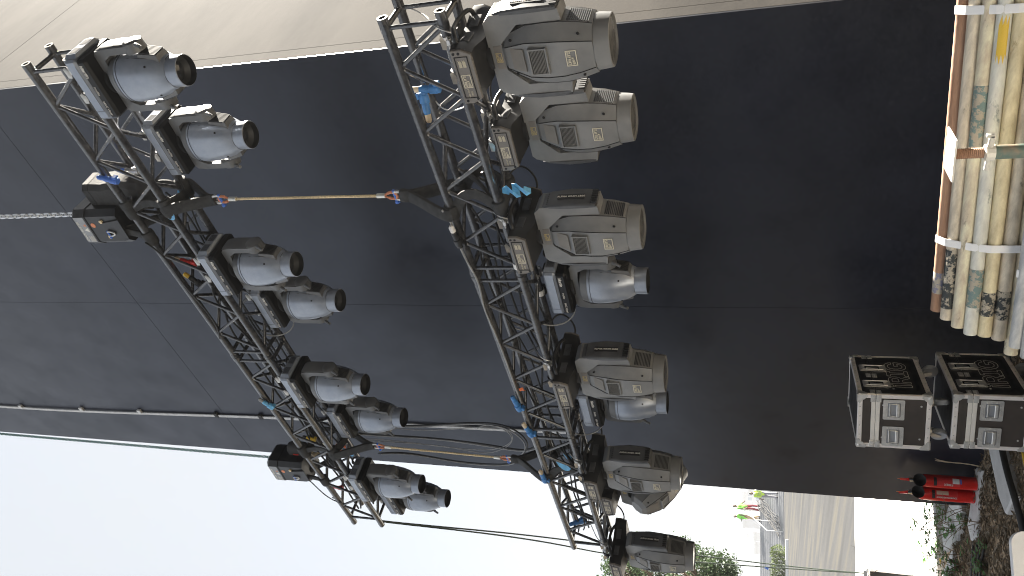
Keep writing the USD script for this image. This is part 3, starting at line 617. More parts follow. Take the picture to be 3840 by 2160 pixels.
def shackle(name, label, P, up=1, s=1.):
    t = thing(name, label, 'shackle', P)
    if s != 1: UsdGeom.Xformable(t).AddScaleOp().Set(Gf.Vec3f(s, s, s))
    obj('bow', MB().tube(spline([(-.02, 0, -.03 * up), (-.024, 0, .01 * up), (0, 0, .045 * up), (.024, 0, .01 * up), (.02, 0, -.03 * up)], 20), .009, 8), 'zinc', t, smooth=40)
    obj('pin', MB().tube([(-.042, 0, -.026 * up), (.036, 0, -.026 * up)], .009, 8).lathe([(.0001, 0), (.014, 0), (.014, .014), (.0001, .015)], 8, (-.036, 0, -.026 * up), (-1, 0, 0)), 'blue_pin', t, smooth=40)
def rigging(xu, xl, za, zl, ord_, apx):
    zt, zb = up_z(xu, 'zt'), up_z(xu); A = V(*apx)
    t = thing('round_sling', f'black round sling wrapped round the upper truss above the {ord_} wire rope', 'sling', (0, 0, 0), group=None)
    w = MB()
    for y in (YF, YB):
        for z in (zt, zb): wrap(w, xu, y, z)
    obj('chord_wraps', w, 'webbing', t, smooth=40, kind='stuff')
    for y in (YF, YB):
        s_ = MB(); webbing(s_, spline([(xu - .015, y - (.034 if y == YF else -.034), zb + .01), (xu, y + (-.02 if y == YF else .02), zb - .05), A + V(0, -.012 if y == YF else .012, .07), A + V(0, 0, .02)], 18), .07, .03, (1, .15, 0)); obj('leg', s_, 'webbing', t, smooth=40)
        c_ = MB(); webbing(c_, spline([(xu + .01, y, zb + .03), (xu + .03, y + .01, (zt + zb) / 2), (xu, y, zt - .03)], 12), .05, .016, (1, 0, 0)); obj('strand', c_, 'webbing', t, smooth=40)
    for a, b in (((xu + .02, YF, zb), (xu - .03, YB, zb - .01)), ((xu - .04, YF, zt), (xu + .03, YB, zt))):
        c_ = MB(); webbing(c_, spline([a, (np.asarray(a) + b) / 2 + V(0, 0, -.03), b], 12), .06, .018, (1, 0, .3)); obj('strand', c_, 'webbing', t, smooth=40)
    B = V(xl, A[1], zl)
    shackle('bow_shackle', f'bow shackle with blue pin at the top of the {ord_} wire rope', A + V(0, 0, -.0), 1)
    r = thing('wire_rope', f'{ord_} steel wire rope hanging between the two trusses', 'wire rope', (0, 0, 0)); d = unit(B - A); T0, T1 = A + d * .11, B - d * .11
    n = 90; tt = np.linspace(0, 1, n); a = unit(np.cross(d, (0, 1, 0))); b = np.cross(d, a); L = np.linalg.norm(T1 - T0)
    mb = MB()
    for k in range(5):
        ph = k / 5 * 2 * PI + tt * L / .085 * 2 * PI; tt_ = np.linspace(0, 1, n); mb.tube(T0 + (T1 - T0) * tt_[:, None] + .0042 * (np.cos(ph)[:, None] * a + np.sin(ph)[:, None] * b), .0042, 5)
    obj('strands', mb, 'wire_rope', r, smooth=60)
    for P, s in ((A, 1), (B, -1)):
        obj('ferrule', MB().lathe([(.0001, 0), (.0135, 0), (.0135, .05), (.0001, .051)], 14, P + d * s * (.085 if s > 0 else .085), d * s), 'ferrule', r, smooth=40)
        e = P + d * s * .015; th = np.linspace(-2.5, 2.5, 16)
        obj('thimble', MB().tube([e + d * s * (.028 - .03 * math.cos(x)) + V(1, 0, 0) * .022 * math.sin(x) for x in th], .0085, 7), 'orange_strand', r, smooth=40)
        obj('eye', MB().tube([P + d * s * .085 + V(.006, 0, 0), P + d * s * .05 + V(.022, 0, 0)], .006, 6).tube([P + d * s * .085 + V(-.006, 0, 0), P + d * s * .05 + V(-.022, 0, 0)], .006, 6), 'orange_strand', r, smooth=40)
    shackle('bow_shackle', f'bow shackle with blue pin at the foot of the {ord_} wire rope', B, -1)
    zt2, zb2 = lo_z(xl, 'zt'), lo_z(xl)
    t = thing('round_sling', f'black round sling holding the lower truss under the {ord_} wire rope', 'sling', (0, 0, 0)); w = MB()
    for y, z in ((YF, zt2), (YB, zt2), (YF, zb2), (YB, zb2)): wrap(w, xl - (.05 if z == zt2 else .03), y, z, .085)
    obj('chord_wraps', w, 'webbing', t, smooth=40, kind='stuff')
    for y in (YF, YB):
        s_ = MB(); webbing(s_, spline([B + V(0, 0, -.01), B + V(-.01, -.01 if y == YF else .01, -.08), (xl - .045, y + (-.03 if y == YF else .03), zt2 + .04), (xl - .05, y + (-.033 if y == YF else .033), zt2 - .01)], 18), .07, .03, (1, .15, 0)); obj('leg', s_, 'webbing', t, smooth=40)
        c_ = MB(); webbing(c_, spline([(xl - .05, y, zt2 - .02), (xl + .06, y, (zt2 + zb2) / 2), (xl - .03, y, zb2 + .02)], 12), .06, .016, (1, 0, 0)); obj('strand', c_, 'webbing', t, smooth=40)
    for a, b in (((xl + .05, YB, zt2 - .06), (xl - .03, YF, zb2 + .02)), ((xl - .02, YB, zb2), (xl - .03, YF, zb2 - .01))):
        c_ = MB(); webbing(c_, spline([a, (np.asarray(a) + b) / 2 + V(.01, 0, -.015), b], 12), .06, .018, (1, 0, .3)); obj('strand', c_, 'webbing', t, smooth=40)
YR = 3.13
hoist(-2.50, YR, 5.50, 'near black chain hoist with grey sticker and orange dot, on a bright steel chain')
hoist(-5.30, YR, 5.47, 'far black chain hoist on a green chain before the white sky')
chain('hoist_chain', 'bright steel chain running up from the near hoist across the dark wall', (-2.48, YR + .03, 5.85), (-2.468, YR + .03, 8.6), 'chain_steel')
chain('hoist_chain', 'thin green chain running up from the far hoist against the white sky', (-5.285, YR + .03, 5.82), (-5.235, YR + .03, 9.9), 'chain_green', .72)
for x0, ord_ in ((-2.50, 'near'), (-5.30, 'far')):
    s_ = -1 if x0 > -4 else 1
    t = thing('hoist_sling', f'short black sling joining the {ord_} hoist to the upper truss chords', 'sling', (0, 0, 0))
    for y in (YF, YB):
        mb = MB(); webbing(mb, spline([(x0 - .02, YR - .1, 5.53), (x0 - .05, (y + YR) / 2 - .05, 5.44), (x0 - .08, y, up_z(x0, 'zt') + .03)], 14), .05, .02, (1, 0, 0)); obj('leg', mb, 'webbing', t, smooth=40)
        mb = MB(); wrap(mb, x0 - .09, y, up_z(x0 - .09, 'zt'), .1); obj('chord_wrap', mb, 'webbing', t, smooth=40)
    shackle('bow_shackle', f'small bow shackle with blue pin under the {ord_} chain hoist', (x0 - .015, YR - .135, 5.585 if x0 > -4 else 5.56), -1, .65)
rigging(-2.36, -2.41, 4.78, 3.60, 'near', (-2.385, YR, 4.79)); rigging(-4.94, -4.98, 4.68, 3.56, 'far', (-4.935, YR, 4.70))
t = thing('chain_bag', 'slack dark grey chain bag hanging beside the near hoist', 'chain bag', (-2.33, YR + .06, 5.36))
mb = MB(); secs = []
for z, a, b in ((-.1, .05, .04), (-.06, .1, .085), (.05, .115, .1), (.2, .11, .095), (.33, .1, .085)): secs.append(octo(a, b, .03, z) + V(.012 * math.sin(z * 20), 0, 0))
obj('sack', mb.loft(secs), 'bag_cloth', t, smooth=40); obj('rim_band', MB().loft([octo(.104, .089, .03, .3), octo(.104, .089, .03, .345)]), 'webbing', t, smooth=30)
t = thing('chain_bag', 'small grey chain bag with a red tag beside the far hoist', 'chain bag', (-5.14, YR + .05, 5.42)); obj('sack', MB().loft([octo(a, b, .03, z) for z, a, b in ((.02, .04, .03), (.06, .06, .05), (.13, .065, .055), (.2, .06, .05))]), 'bag_cloth', t, smooth=40)
obj('tag', MB().box((-.012, -.06, .1), (.0, -.056, .15)), 'plug_red', t, smooth=False)

# ------------------------------------------------------------------ cables
def cable(label, pts, r, m='cable_black', name='power_cable', n=60, group=None):
    o = obj(name, MB().tube(spline(pts, n), r, 7), m, smooth=60); tag(o, label, 'cable', group); return o
R3 = random.Random(5)
def along(x0, x1, y, zf, sag=.03, wob=.02, step=.3):
    n = max(3, int(abs(x1 - x0) / step)); return [(x0 + (x1 - x0) * i / n, y + R3.uniform(-wob, wob), zf(x0 + (x1 - x0) * i / n) + R3.uniform(-sag, sag * .3)) for i in range(n + 1)]
GC = 'black cables lying inside the lower truss'
for k in range(5): cable('black power cable inside the lower truss, ' + ['lowest', 'second lowest', 'middle', 'second highest', 'highest'][k] + ' of its run', along(-1.9 - .2 * k, -6.0, YB - .05 - .018 * k, lambda x: lo_z(x, 'zb') + .05 + .045 * k, .05, .02), .0062 + .0006 * (k % 3), group=GC, n=110)
GC = 'black cables lying inside the upper truss'
for k in range(6): cable('black power cable inside the upper truss, ' + ['lowest', 'second lowest', 'third lowest', 'third highest', 'second highest', 'highest'][k] + ' of its run', along(-2.1 - .25 * k, -5.95, YB - .03 - .02 * k, lambda x: up_z(x, 'zb') + .04 + .04 * k, .06, .025), .0062 + .0006 * (k % 3), group=GC, n=110)
cable('grey cable clipped outside the lower truss top chord from plug to far sling', [(-2.42, 3.0, 3.31), (-2.55, 3.005, 3.285), (-2.75, 3.005, 3.28), (-2.95, 3.008, 3.255), (-3.15, 3.008, 3.27), (-3.4, 3.01, 3.262), (-3.7, 3.012, 3.255), (-4.1, 3.012, 3.25)], .006, 'cable_grey')
cable('thin black cable looping under the top chord of the upper truss', [(-2.6, 3.0, 5.38), (-2.75, 2.99, 5.3), (-2.95, 3.0, 5.31), (-3.2, 3.0, 5.28), (-3.5, 3.0, 5.33)], .006)
# cables that hang from the upper to the lower truss
YC = 3.36
def hang(px_, Y=YC): return [onY(x, y, Y) for x, y in px_]
hp = [([(1420, 1588), (1673, 1590), (1860, 1590), (1935, 1616), (1976, 1660), (1968, 1695), (1945, 1718)], .0085, 'cable_black', 'thick black cable drooping in the outer loop above the lower truss'),
      ([(1420, 1593), (1673, 1595), (1850, 1596), (1925, 1622), (1968, 1665), (1960, 1700), (1930, 1730)], .0075, 'cable_grey', 'grey cable in the outer loop above the lower truss'),
      ([(1300, 1620), (1486, 1634), (1690, 1650), (1890, 1678), (1960, 1687), (2010, 1672)], .009, 'cable_black', 'thick black cable slanting across the gap to the lower truss'),
      ([(1300, 1624), (1486, 1638), (1690, 1654), (1885, 1683), (1962, 1691), (2015, 1680)], .007, 'cable_grey', 'grey cable slanting across the gap beside a thick black one'),
      ([(1362, 1646), (1548, 1661), (1735, 1683), (1828, 1686), (1890, 1674), (1922, 1637), (1890, 1608), (1797, 1602), (1642, 1612), (1474, 1604)], .0045, 'cable_grey', 'thin grey cable turning back in a long inner loop'),
      ([(1350, 1650), (1548, 1663), (1700, 1680), (1800, 1697), (1860, 1692), (1920, 1650), (1880, 1606), (1790, 1606)], .0045, 'cable_grey', 'thin grey cable bowing lowest in the inner loop'),
      ([(1420, 1700), (1580, 1706), (1704, 1728), (1860, 1741), (1922, 1736), (1968, 1699)], .0075, 'cable_black', 'black cable bowing along the wall edge beside the far wire rope'),
      ([(1430, 1703), (1580, 1710), (1704, 1732), (1860, 1746), (1930, 1737), (1972, 1705)], .006, 'cable_grey', 'grey cable bowing along the wall edge beside the far wire rope')]
for p, r, m, lb in hp: cable(lb, hang(p), r * .78, m, 'hanging_cable')
for i in range(3): cable(['pale grey cable taped up the black wall, outermost of its bundle', 'pale grey cable taped up the black wall, in the middle of its bundle', 'pale grey cable taped up the black wall, innermost of its bundle'][i], [(-6.36 + .012 * i, YW - .014, 11.5), (-6.33 + .010 * i, YW - .02, 9.0), (-6.26 + .012 * i, YW - .014, 7.0), (-6.23 + .011 * i, YW - .016, 5.2), (-6.2 + .01 * i, YW - .016, 3.5)], .0085, 'cable_pale', 'wall_cable', group='bundle of pale cables taped up the black wall')
for k, z in enumerate((10.6, 9.6, 8.7, 7.6, 7.0)): tag(obj('tape_band', MB().box((-6.37 + (10.6 - z) * .028, YW - .03, z), (-6.3 + (10.6 - z) * .028, YW - .001, z + .05), .004), 'webbing' if k > 2 else 'cable_pale', smooth=False), ['topmost pale tape round the wall cable bundle', 'second pale tape round the wall cable bundle', 'third pale tape round the wall cable bundle', 'black tape round the wall cable bundle, higher of two', 'black tape round the wall cable bundle, just above the truss'][k], 'tape')
# ropes from the upper truss end down to the lower left
def down(px_, y0, y1): n = len(px_); return [onY(x, y, y0 + (y1 - y0) * max(0, (x - 1440)) / (3330 - 1440)) for x, y in px_]
cable('dark green tag rope, the one nearer the wall, running down from the truss end', [(-6.02, YF, up_z(-6.02))] + down([(1500, 1961), (1900, 1999), (2134, 2026), (2600, 2081), (2850, 2111), (3200, 2146), (3325, 2152)], 3.06, 5.7), .008, 'rope_green', 'tag_rope', 90)
cable('dark green tag rope, the outer one, running down from the truss end', [(-6.03, YF, up_z(-6.03))] + down([(1500, 1964), (1900, 2011), (2140, 2051), (2290, 2078), (2600, 2107), (2850, 2125), (3200, 2148), (3325, 2154)], 3.06, 5.7), .008, 'rope_green', 'tag_rope', 90)
tag(obj('blue_tape_scrap', MB().raw([onY(2868, 2126, 5.0), onY(2884, 2129, 5.0), onY(2880, 2138, 4.99), onY(2871, 2133, 5.01), onY(2866, 2131, 5.0)], [[0, 1, 2], [0, 2, 3], [0, 3, 4]]), 'blue_pin', smooth=False), 'scrap of blue tape fluttering on the outer green rope', 'tape')
cable('thin dark cable drooping between the far hoist and the truss', [(-5.36, 3.06, 5.55), (-5.5, 3.03, 5.46), (-5.68, 3.02, 5.37), (-5.72, 3.02, 5.30), (-5.66, 3.03, 5.37)], .0045)
for x in (-2.086, -2.61, -3.78, -4.88, -6.09):      # supply lead of each wash light
    y = YB if x == -2.086 else YF
    cable({-2.086: 'black lead looped over the base of the second wash light', -2.61: 'black lead arching behind the base of the wash light by the blue tape', -3.78: 'black lead arching behind the base of the shaded fourth wash light', -4.88: 'black lead arching behind the base of the wash light before the wall edge', -6.09: 'black lead looped at the base of the farthest wash light'}[x],
          [(x + .1, y + .2, lo_z(x) - .13), (x + .16, y + .27, lo_z(x) - .12), (x + .2, y + .3, lo_z(x) - .04), (x + .16, y + .24, lo_z(x) + .02), (x + .05, y + .12, lo_z(x) + .0)], .006, name='light_lead')
for i, x in enumerate((-3.205, -3.36, -2.84, -4.02, -4.36)):
    zz_ = (up_z(x) if i in (1, 2, 3) else lo_z(x)); cable('thin pale lead drooping from a profile spotlight on the ' + ['lower truss, near the middle', 'upper truss, behind the third light', 'upper truss, beside the near sling', 'upper truss, before the wall', 'lower truss, in the far half'][i], [(x - .17, YB, zz_ - .17), (x - .22, YB, zz_ - .19), (x - .27, YB - .05, zz_ - .14), (x - .25, YB - .1, zz_ - .02), (x - .2, YB - .1, zz_ + .02)], .0045, 'cable_grey', 'light_lead')
for i, (x, y) in enumerate([(-1.5, YF), (-2.0, YB), (-2.55, YF), (-3.7, YF), (-4.8, YF), (-6.0, YF)]):     # steel safety wires
    cable('steel safety wire slack between truss and ' + ['nearest wash light', 'second wash light', 'wash light by the blue tape', 'fourth wash light', 'wash light before the wall edge', 'farthest wash light'][i], [(x + .02, y, lo_z(x) - .06), (x + .08, y - .02, lo_z(x) + .03), (x + .05, YB - .03, lo_z(x) + .15), (x + .1, YB, lo_z(x) + .26)], .0035, 'zinc', 'safety_wire')

# ------------------------------------------------------------------ plugs and tapes on the trusses
def plug(label, P, d, m, end='plug_cream', s=1., name='cable_plug', L=.17):
    s = s * .72
    t = thing(name, label, 'plug', P); d = unit(d); S = lambda p: [(r * s, z * s) for r, z in p]
    obj('body', MB().lathe(S([(.0001, 0), (.02, .002), (.026, .02), (.026, .075), (.034, .08), (.034, .13), (.03, .135), (.03, .15), (.0001, .151)]), 14, (0, 0, 0), d), m, t, smooth=35)
    obj('cable_gland', MB().lathe(S([(.0001, -.055), (.012, -.055), (.022, -.04), (.022, .001), (.0001, .003)]), 10, (0, 0, 0), d), end, t, smooth=35)
    sd = unit(np.cross(d, (0, 1, .1)))
    obj('hinged_cap', MB().obox(sd * .04 * s + d * .13 * s, (d, sd, np.cross(d, sd)), (.02 * s, .012 * s, .026 * s), .005 * s), m, t)
    return t
def atP(x, y, Y=3.1): return onY(x, y, Y)
plug('blue plug with a cream gland hanging inside the lower truss near its open end', atP(1572, 335, 3.14), (-.05, 0, -1), 'plug_blue')
plug('blue coupling lying across the lower truss below the hanging blue plug', atP(1604, 430, 3.1), (.75, .3, .05), 'plug_blue')
plug('blue plug taped to the outside of the lower truss top chord, far half', atP(1928, 1500, 3.0), (-.9, 0, -.15), 'plug_blue', 'plug_blue')
plug('blue plug below a white gland beside the second joint of the lower truss', atP(1970, 1600, 3.0), (-.8, 0, -.2), 'plug_blue')
plug('long blue coupling on the lower truss chord just past the far sling', atP(2030, 1775, 3.0), (-1, 0, -.1), 'plug_blue')
plug('pale blue coupling clipped inside the left end of the lower truss', atP(2150, 1963, 3.12), (.35, .2, -.9), 'plug_blue', 'plug_blue', 1.1)
plug('black and white connector on the grey cable at the lower truss top chord', atP(1700, 868, 2.99), (-.9, 0, -.1), 'hoist_black', 'tape_white')
plug('red plug with a cream gland inside the upper truss', atP(676, 975, 3.1), (-.45, 0, -.9), 'plug_red')
plug('black plug with yellow tape beside the red one', atP(708, 1038, 3.1), (-.8, 0, -.55), 'hoist_black', 'tape_yellow')
plug('blue plug hanging over the upper truss top chord near the chain bag', atP(385, 668, 2.995), (-.3, 0, -1), 'blue_pin', 'blue_pin', .9)
plug('blue ended silver connector inside the upper truss behind the blue plug', atP(470, 640, 3.14), (-.1, 0, -1), 'zinc', 'blue_pin', .9)
plug('small blue and grey plug on the upper truss chord above the taped wall cables', atP(985, 1505, 3.0), (-.7, 0, -.5), 'tape_blue', 'cable_grey', .9)
plug('red plug inside the far end of the upper truss', atP(1252, 1825, 3.12), (-.2, 0, -1), 'plug_red', 'plug_red', .8)
plug('yellow taped plug inside the upper truss before the far hoist', atP(1148, 1640, 3.14), (-.4, 0, -1), 'tape_yellow', 'hoist_black', .8)
plug('cream plug inside the upper truss beside the far hoist', atP(1158, 1695, 3.1), (-.4, 0, -.6), 'plug_cream', 'plug_cream', .8)
t = thing('multicore_socket', 'round orange and white multicore socket hanging by the far sling', 'socket', atP(1277, 1661, 3.22)); obj('shell', MB().lathe([(.028, .05), (.04, .05), (.04, -.03), (.036, -.05), (.0001, -.05)], 20, (0, 0, 0), unit(V(-.2, -.9, -.3)), cap=False), 'tape_white', t, smooth=35)
obj('orange_ring', MB().lathe([(.03, .052), (.043, .05), (.043, .02), (.039, .02)], 20, (0, 0, 0), unit(V(-.2, -.9, -.3)), cap=False), 'tape_orange', t, smooth=35); obj('contact_insert', MB().lathe([(.0001, .03), (.031, .03)], 20, (0, 0, 0), unit(V(-.2, -.9, -.3)), cap=False), 'bark', t)
def tape(label, pts, m, w=.045, th=.002, side=(0, 0, 1), name='tape_strip'):
    mb = MB(); webbing(mb, spline(pts, 16), w, th, side); tag(obj(name, mb, m, smooth=40), label, 'tape')
A_, B_ = atP(1897, 727, 2.98), atP(1978, 702, 2.96)
tape('strip of light blue tape fluttering beside the lower truss above a wash light', [A_, A_ + (B_ - A_) * .18 + V(.008, .02, .012), A_ + (B_ - A_) * .36 + V(-.01, -.014, -.016), A_ + (B_ - A_) * .58 + V(.012, .016, .014), A_ + (B_ - A_) * .8 + V(-.006, -.02, -.012), B_], 'tape_blue', .05, .002, (1, 0, .35))
for i, (x, y, Y, lb) in enumerate([(673, 735, 3.24, 'blue tape tag on the sling round the upper truss, near wire rope'), (613, 800, 3.03, 'small blue tape on the front chord of the upper truss beside the near sling'), (1290, 1690, 3.1, 'blue tape knotted on the far sling of the upper truss'), (2092, 1742, 3.05, 'blue tape on the far sling inside the lower truss'), (2118, 1712, 3.2, 'blue tape scrap on the sling strand of the lower truss')]):
    P = atP(x, y, Y); tape(lb, [P, P + V(.02, -.012, -.03), P + V(-.01, -.02, -.06), P + V(.015, -.02, -.085)], 'tape_blue', .045, .002, (1, .3, .1))
tape('orange tape marker on the lower truss chord, far half', [atP(1953, 1455, 3.01), atP(1958, 1464, 3.0), atP(1964, 1462, 3.01)], 'tape_orange', .03, .002, (0, 0, 1))
for i, (x, y, Y, z, lb) in enumerate([(1981, 1014, 2.99, 0, 'white tape band on the lower truss chord beside the third wash light'), (2012, 1099, 3.22, 0, 'white tape ring on the back chord by the grey profile spotlight')]):
    P = atP(x, y, Y); tag(obj('tape_band', MB().lathe([(CR + .001, -.02), (CR + .004, -.02), (CR + .004, .02), (CR + .001, .02)], 16, (P[0], YF if i == 0 else YB, lo_z(P[0])), (1, 0, 0), cap=False), 'tape_white', smooth=40), lb, 'tape')

# ------------------------------------------------------------------ flight cases
CW, CD, CH, CZ = .64, .385, .437, .122
def flight_case(name, label, loc, rz, group):
    t = thing(name, label, 'flight case', loc, rz, group)
    z0, z1, LZ = CZ, CZ + CH, CZ + CH - .108
    b = .024
    obj('core', MB().box((.006, .006, z0 + .004), (CW - .006, CD - .006, z1 - .006)), 'gap_dark', t, smooth=False)
    for lo, hi in (((b, .002, z0 + b), (CW - b, .006, LZ - .012)), ((b, .002, LZ + .012), (CW - b, .006, z1 - b)), ((b, CD - .006, z0 + b), (CW - b, CD - .002, z1 - b))): obj('panel', MB().box(lo, hi), 'case_black', t, smooth=False)
    for x in ((.002, .006), (CW - .006, CW - .002)):
        obj('panel', MB().box((x[0], b, z0 + b), (x[1], CD - b, LZ - .027)), 'case_brown', t, smooth=False); obj('panel', MB().box((x[0], b, LZ + .027), (x[1], CD - b, z1 - b)), 'case_brown', t, smooth=False)
    obj('lid_panel', MB().box((b, b, z1 - .006), (CW - b, CD - b, z1 - .002)), 'case_black', t, smooth=False)
    def angle(lo, hi): obj('edge_rail', MB().box(lo, hi, .003), 'case_alu', t, smooth=False)
    e = .03
    for z in (z0, z1 - .0):
        s = 1 if z == z0 else -1
        for y, sy_ in ((0, 1), (CD, -1)): angle((.03, y, z), (CW - .03, y + sy_ * .006, z + s * e)); angle((.03, y + sy_ * .0065, z), (CW - .03, y + sy_ * e, z + s * .0055))
        for x, sx_ in ((0, 1), (CW, -1)): angle((x, .03, z), (x + sx_ * .006, CD - .03, z + s * e)); angle((x + sx_ * .0065, .03, z), (x + sx_ * e, CD - .03, z + s * .0055))
    for x, sx_ in ((0, 1), (CW, -1)):
        for y, sy_ in ((0, 1), (CD, -1)):
            for za, zb_ in ((z0 + .03, LZ - .001), (LZ + .001, z1 - .03)):
                angle((x, y, za), (x + sx_ * .0055, y + sy_ * .028, zb_)); angle((x + sx_ * .006, y, za), (x + sx_ * .024, y + sy_ * .0055, zb_))
        for k, (za, zb_) in enumerate(((LZ - .0265, LZ - .0008), (LZ + .0008, LZ + .0265))): obj('lid_rail', MB().box((x - sx_ * .001, .029, za), (x + sx_ * .006, CD - .029, zb_), .002), 'rail_plain', t, smooth=False)
    for y, sy_ in ((0, 1), (CD, -1)):
        for za, zb_ in ((LZ - .009, LZ - .0008), (LZ + .0008, LZ + .009)): obj('lid_rail', MB().box((.03, y - sy_ * .001, za), (CW - .03, y + sy_ * .006, zb_), .001), 'fixture_black', t, smooth=False)
    for x, sx_ in ((0, 1), (CW, -1)):
        for y, sy_ in ((0, 1), (CD, -1)):
            for z, sz_ in ((z0, 1), (z1, -1)):
                m = MB(); c = V(x + sx_ * .014, y + sy_ * .014, z + sz_ * .014)
                m.lathe([(.021 * math.cos(a), .021 * math.sin(a)) for a in np.linspace(-1.5, 1.5, 9)], 14, c)
                o = obj('ball_corner', m, 'case_steel', t, smooth=50)
                w = MB()
                star = [(0, 0), (.056, .0), (.062, .012), (.05, .022), (.04, .024), (.036, .036), (.026, .046), (.012, .06), (0, .054)]
                w.prism(star, (x, y - sy_ * .0035, z), (sx_, 0, 0), (0, 0, sz_), .003 * (1 if sx_ * sz_ * 1 > 0 else 1)); w.prism(star, (x - sx_ * .0035, y, z), (0, sy_, 0), (0, 0, sz_), .003); 
                w.prism(star, (x, y, z - sz_ * .0035), (sx_, 0, 0), (0, sy_, 0), .003)
                obj('corner_plate', w, 'case_steel', o, smooth=False)
    def rivets(pts, n, m='case_steel', par=t, r=.0045):
        k = MB()
        for p in pts: k.lathe([(r, 0), (r * .8, r * .5), (.0001, r * .7)], 8, p, n, cap=False)
        obj('rivet_set', k, m, par, smooth=40, kind='stuff')
    rivets([(x, -.0005, z) for x in np.linspace(.1, CW - .1, 6) for z in (z0 + .013, z1 - .013)], (0, -1, 0)); rivets([(-.0005, y, z) for y in np.linspace(.09, CD - .09, 4) for z in (z0 + .014, z1 - .014)], (-1, 0, 0))
    rivets([(.0015, y, z) for y in (.075, CD - .075) for z in (z0 + .06, LZ - .045)], (-1, 0, 0), r=.007)
    rivets([(.1, .0015, LZ - .115)], (0, -1, 0), r=.007)
    for xc in (.165, .42):     # butterfly latches on the long side
        d = MB().prism(Polygon([(-.04, -.075), (.04, -.075), (.04, .075), (-.04, .075)]).buffer(.01), (xc, .0, LZ - .02), (1, 0, 0), (0, 0, 1), .003)
        L_ = obj('latch', d, 'case_steel', t, smooth=False)
        obj('latch_dish', MB().box((xc - .027, -.0035, LZ - .062), (xc + .027, -.003, LZ + .03)), 'gap_dark', L_, smooth=False)
        obj('latch_wing', MB().hull([(xc - .024, -.0045, LZ - .055), (xc + .0, -.0045, LZ - .055), (xc + .0, -.008, LZ + .022), (xc - .024, -.008, LZ + .022), (xc - .024, -.0037, LZ - .055), (xc, -.0037, LZ - .055), (xc, -.0037, LZ + .022), (xc - .024, -.0037, LZ + .022)]), 'case_steel', L_, smooth=False)
        obj('latch_bar', MB().tube([(xc + .033, -.008, LZ - .085), (xc + .033, -.008, LZ + .045)], .0035, 8).tube([(xc - .033, -.008, LZ - .085), (xc - .033, -.008, LZ + .045)], .0035, 8), 'case_steel', L_, smooth=40)
        rivets([(xc + i * .04, -.004, LZ - .02 + j * .036) for i in (-1, 1) for j in (-2, -1, 1, 2)], (0, -1, 0), par=L_)
    for xc in (.035, .292, .56 + .045):      # strap plates over the lid line
        for s in (-1, 1):
            p = obj('joint_plate', MB().box((xc - .028, -.0045, LZ + s * .003), (xc + .028, -.0013, LZ + s * .034), .001), 'case_steel', t, smooth=False)
            rivets([(xc + i * .018, -.005, LZ + s * .02) for i in (-1, 0, 1)], (0, -1, 0), par=p)
    for yc in (.027, CD - .027):
        for s in (-1, 1):
            p = obj('joint_plate', MB().box((-.0045, yc - .026, LZ + s * .003), (-.0013, yc + .026, LZ + s * .032), .001), 'case_steel', t, smooth=False); rivets([(-.005, yc + i * .014, LZ + s * .018) for i in (-1, 1)], (-1, 0, 0), par=p)
    for yc in (.105, .297):     # recessed sprung handles on the short side
        zc = LZ - .108 
        d = MB().prism(Polygon([(-.062, -.055), (.062, -.055), (.062, .055), (-.062, .055)]).buffer(.009).difference(Polygon([(-.047, -.036), (.047, -.036), (.047, .032), (-.047, .032)]).buffer(.004)), (-.001, yc, zc), (0, -1, 0), (0, 0, 1), .0025)
        H = obj('handle', d, 'case_steel', t, smooth=False)
        obj('handle_dish', MB().hull([(-.0006, yc + a * .05, zc + b2) for a in (-1, 1) for b2 in (-.039, .035)] + [(.0008, yc + a * .05, zc + b2) for a in (-1, 1) for b2 in (-.039, .035)]), 'wheel_grey', H, smooth=False)
        obj('handle_grip', MB().box((-.013, yc - .045, zc - .034), (-.005, yc + .045, zc - .014), .004), 'case_steel', H)
        obj('handle_bar', MB().tube([(-.008, yc - .043, zc - .02), (-.006, yc - .043, zc + .024), (-.006, yc + .043, zc + .024), (-.008, yc + .043, zc - .02)], .0035, 7), 'case_steel', H, smooth=40)
        obj('spring', MB().tube([(-.006, yc - .04 + i * .0022, zc + .025 + .005 * math.sin(i * 1.57)) for i in range(37)], .0016, 4), 'case_steel', H, smooth=40)
        rivets([(-.0035, yc + i * .056, zc + j * .03) for i in (-1, 1) for j in (-1, 0, 1)] + [(-.0035, yc + i * .03, zc + j * .049) for i in (-1, 0, 1) for j in (-1, 1)], (-1, 0, 0), par=H)
    # outlined lettering
    m = meshkit.text_mesh('iRIG', .125, .001, True); v = np.array(m.vertices); 
    from shapely.ops import unary_union
    tri = unary_union([Polygon(v[f][:, :2]).buffer(1e-5) for f in m.faces if np.ptp(v[f][:, 2]) < 1e-6 and v[f][0, 2] < 1e-4 and abs(np.cross(v[f][1, :2] - v[f][0, :2], v[f][2, :2] - v[f][0, :2])) > 1e-12])
    tri = tri.buffer(.0015).buffer(-.0015).simplify(.0008)
    ring = tri.buffer(.0017).difference(tri.buffer(-.0017)); k = .40 / (tri.bounds[2] - tri.bounds[0])
    for gm in getattr(ring, 'geoms', [ring]): pass
    lt = MB()
    for gm in getattr(ring, 'geoms', [ring]): lt.prism(gm.simplify(.0004), (.115, .0017, z0 + .1), (1, 0, 0), (0, 0, 1), .0008)
    vv = lt.v
    for a in vv: a[:, 0] = .115 + (a[:, 0] - .115) * k
    obj('lettering', lt, 'print_white', t, smooth=False)
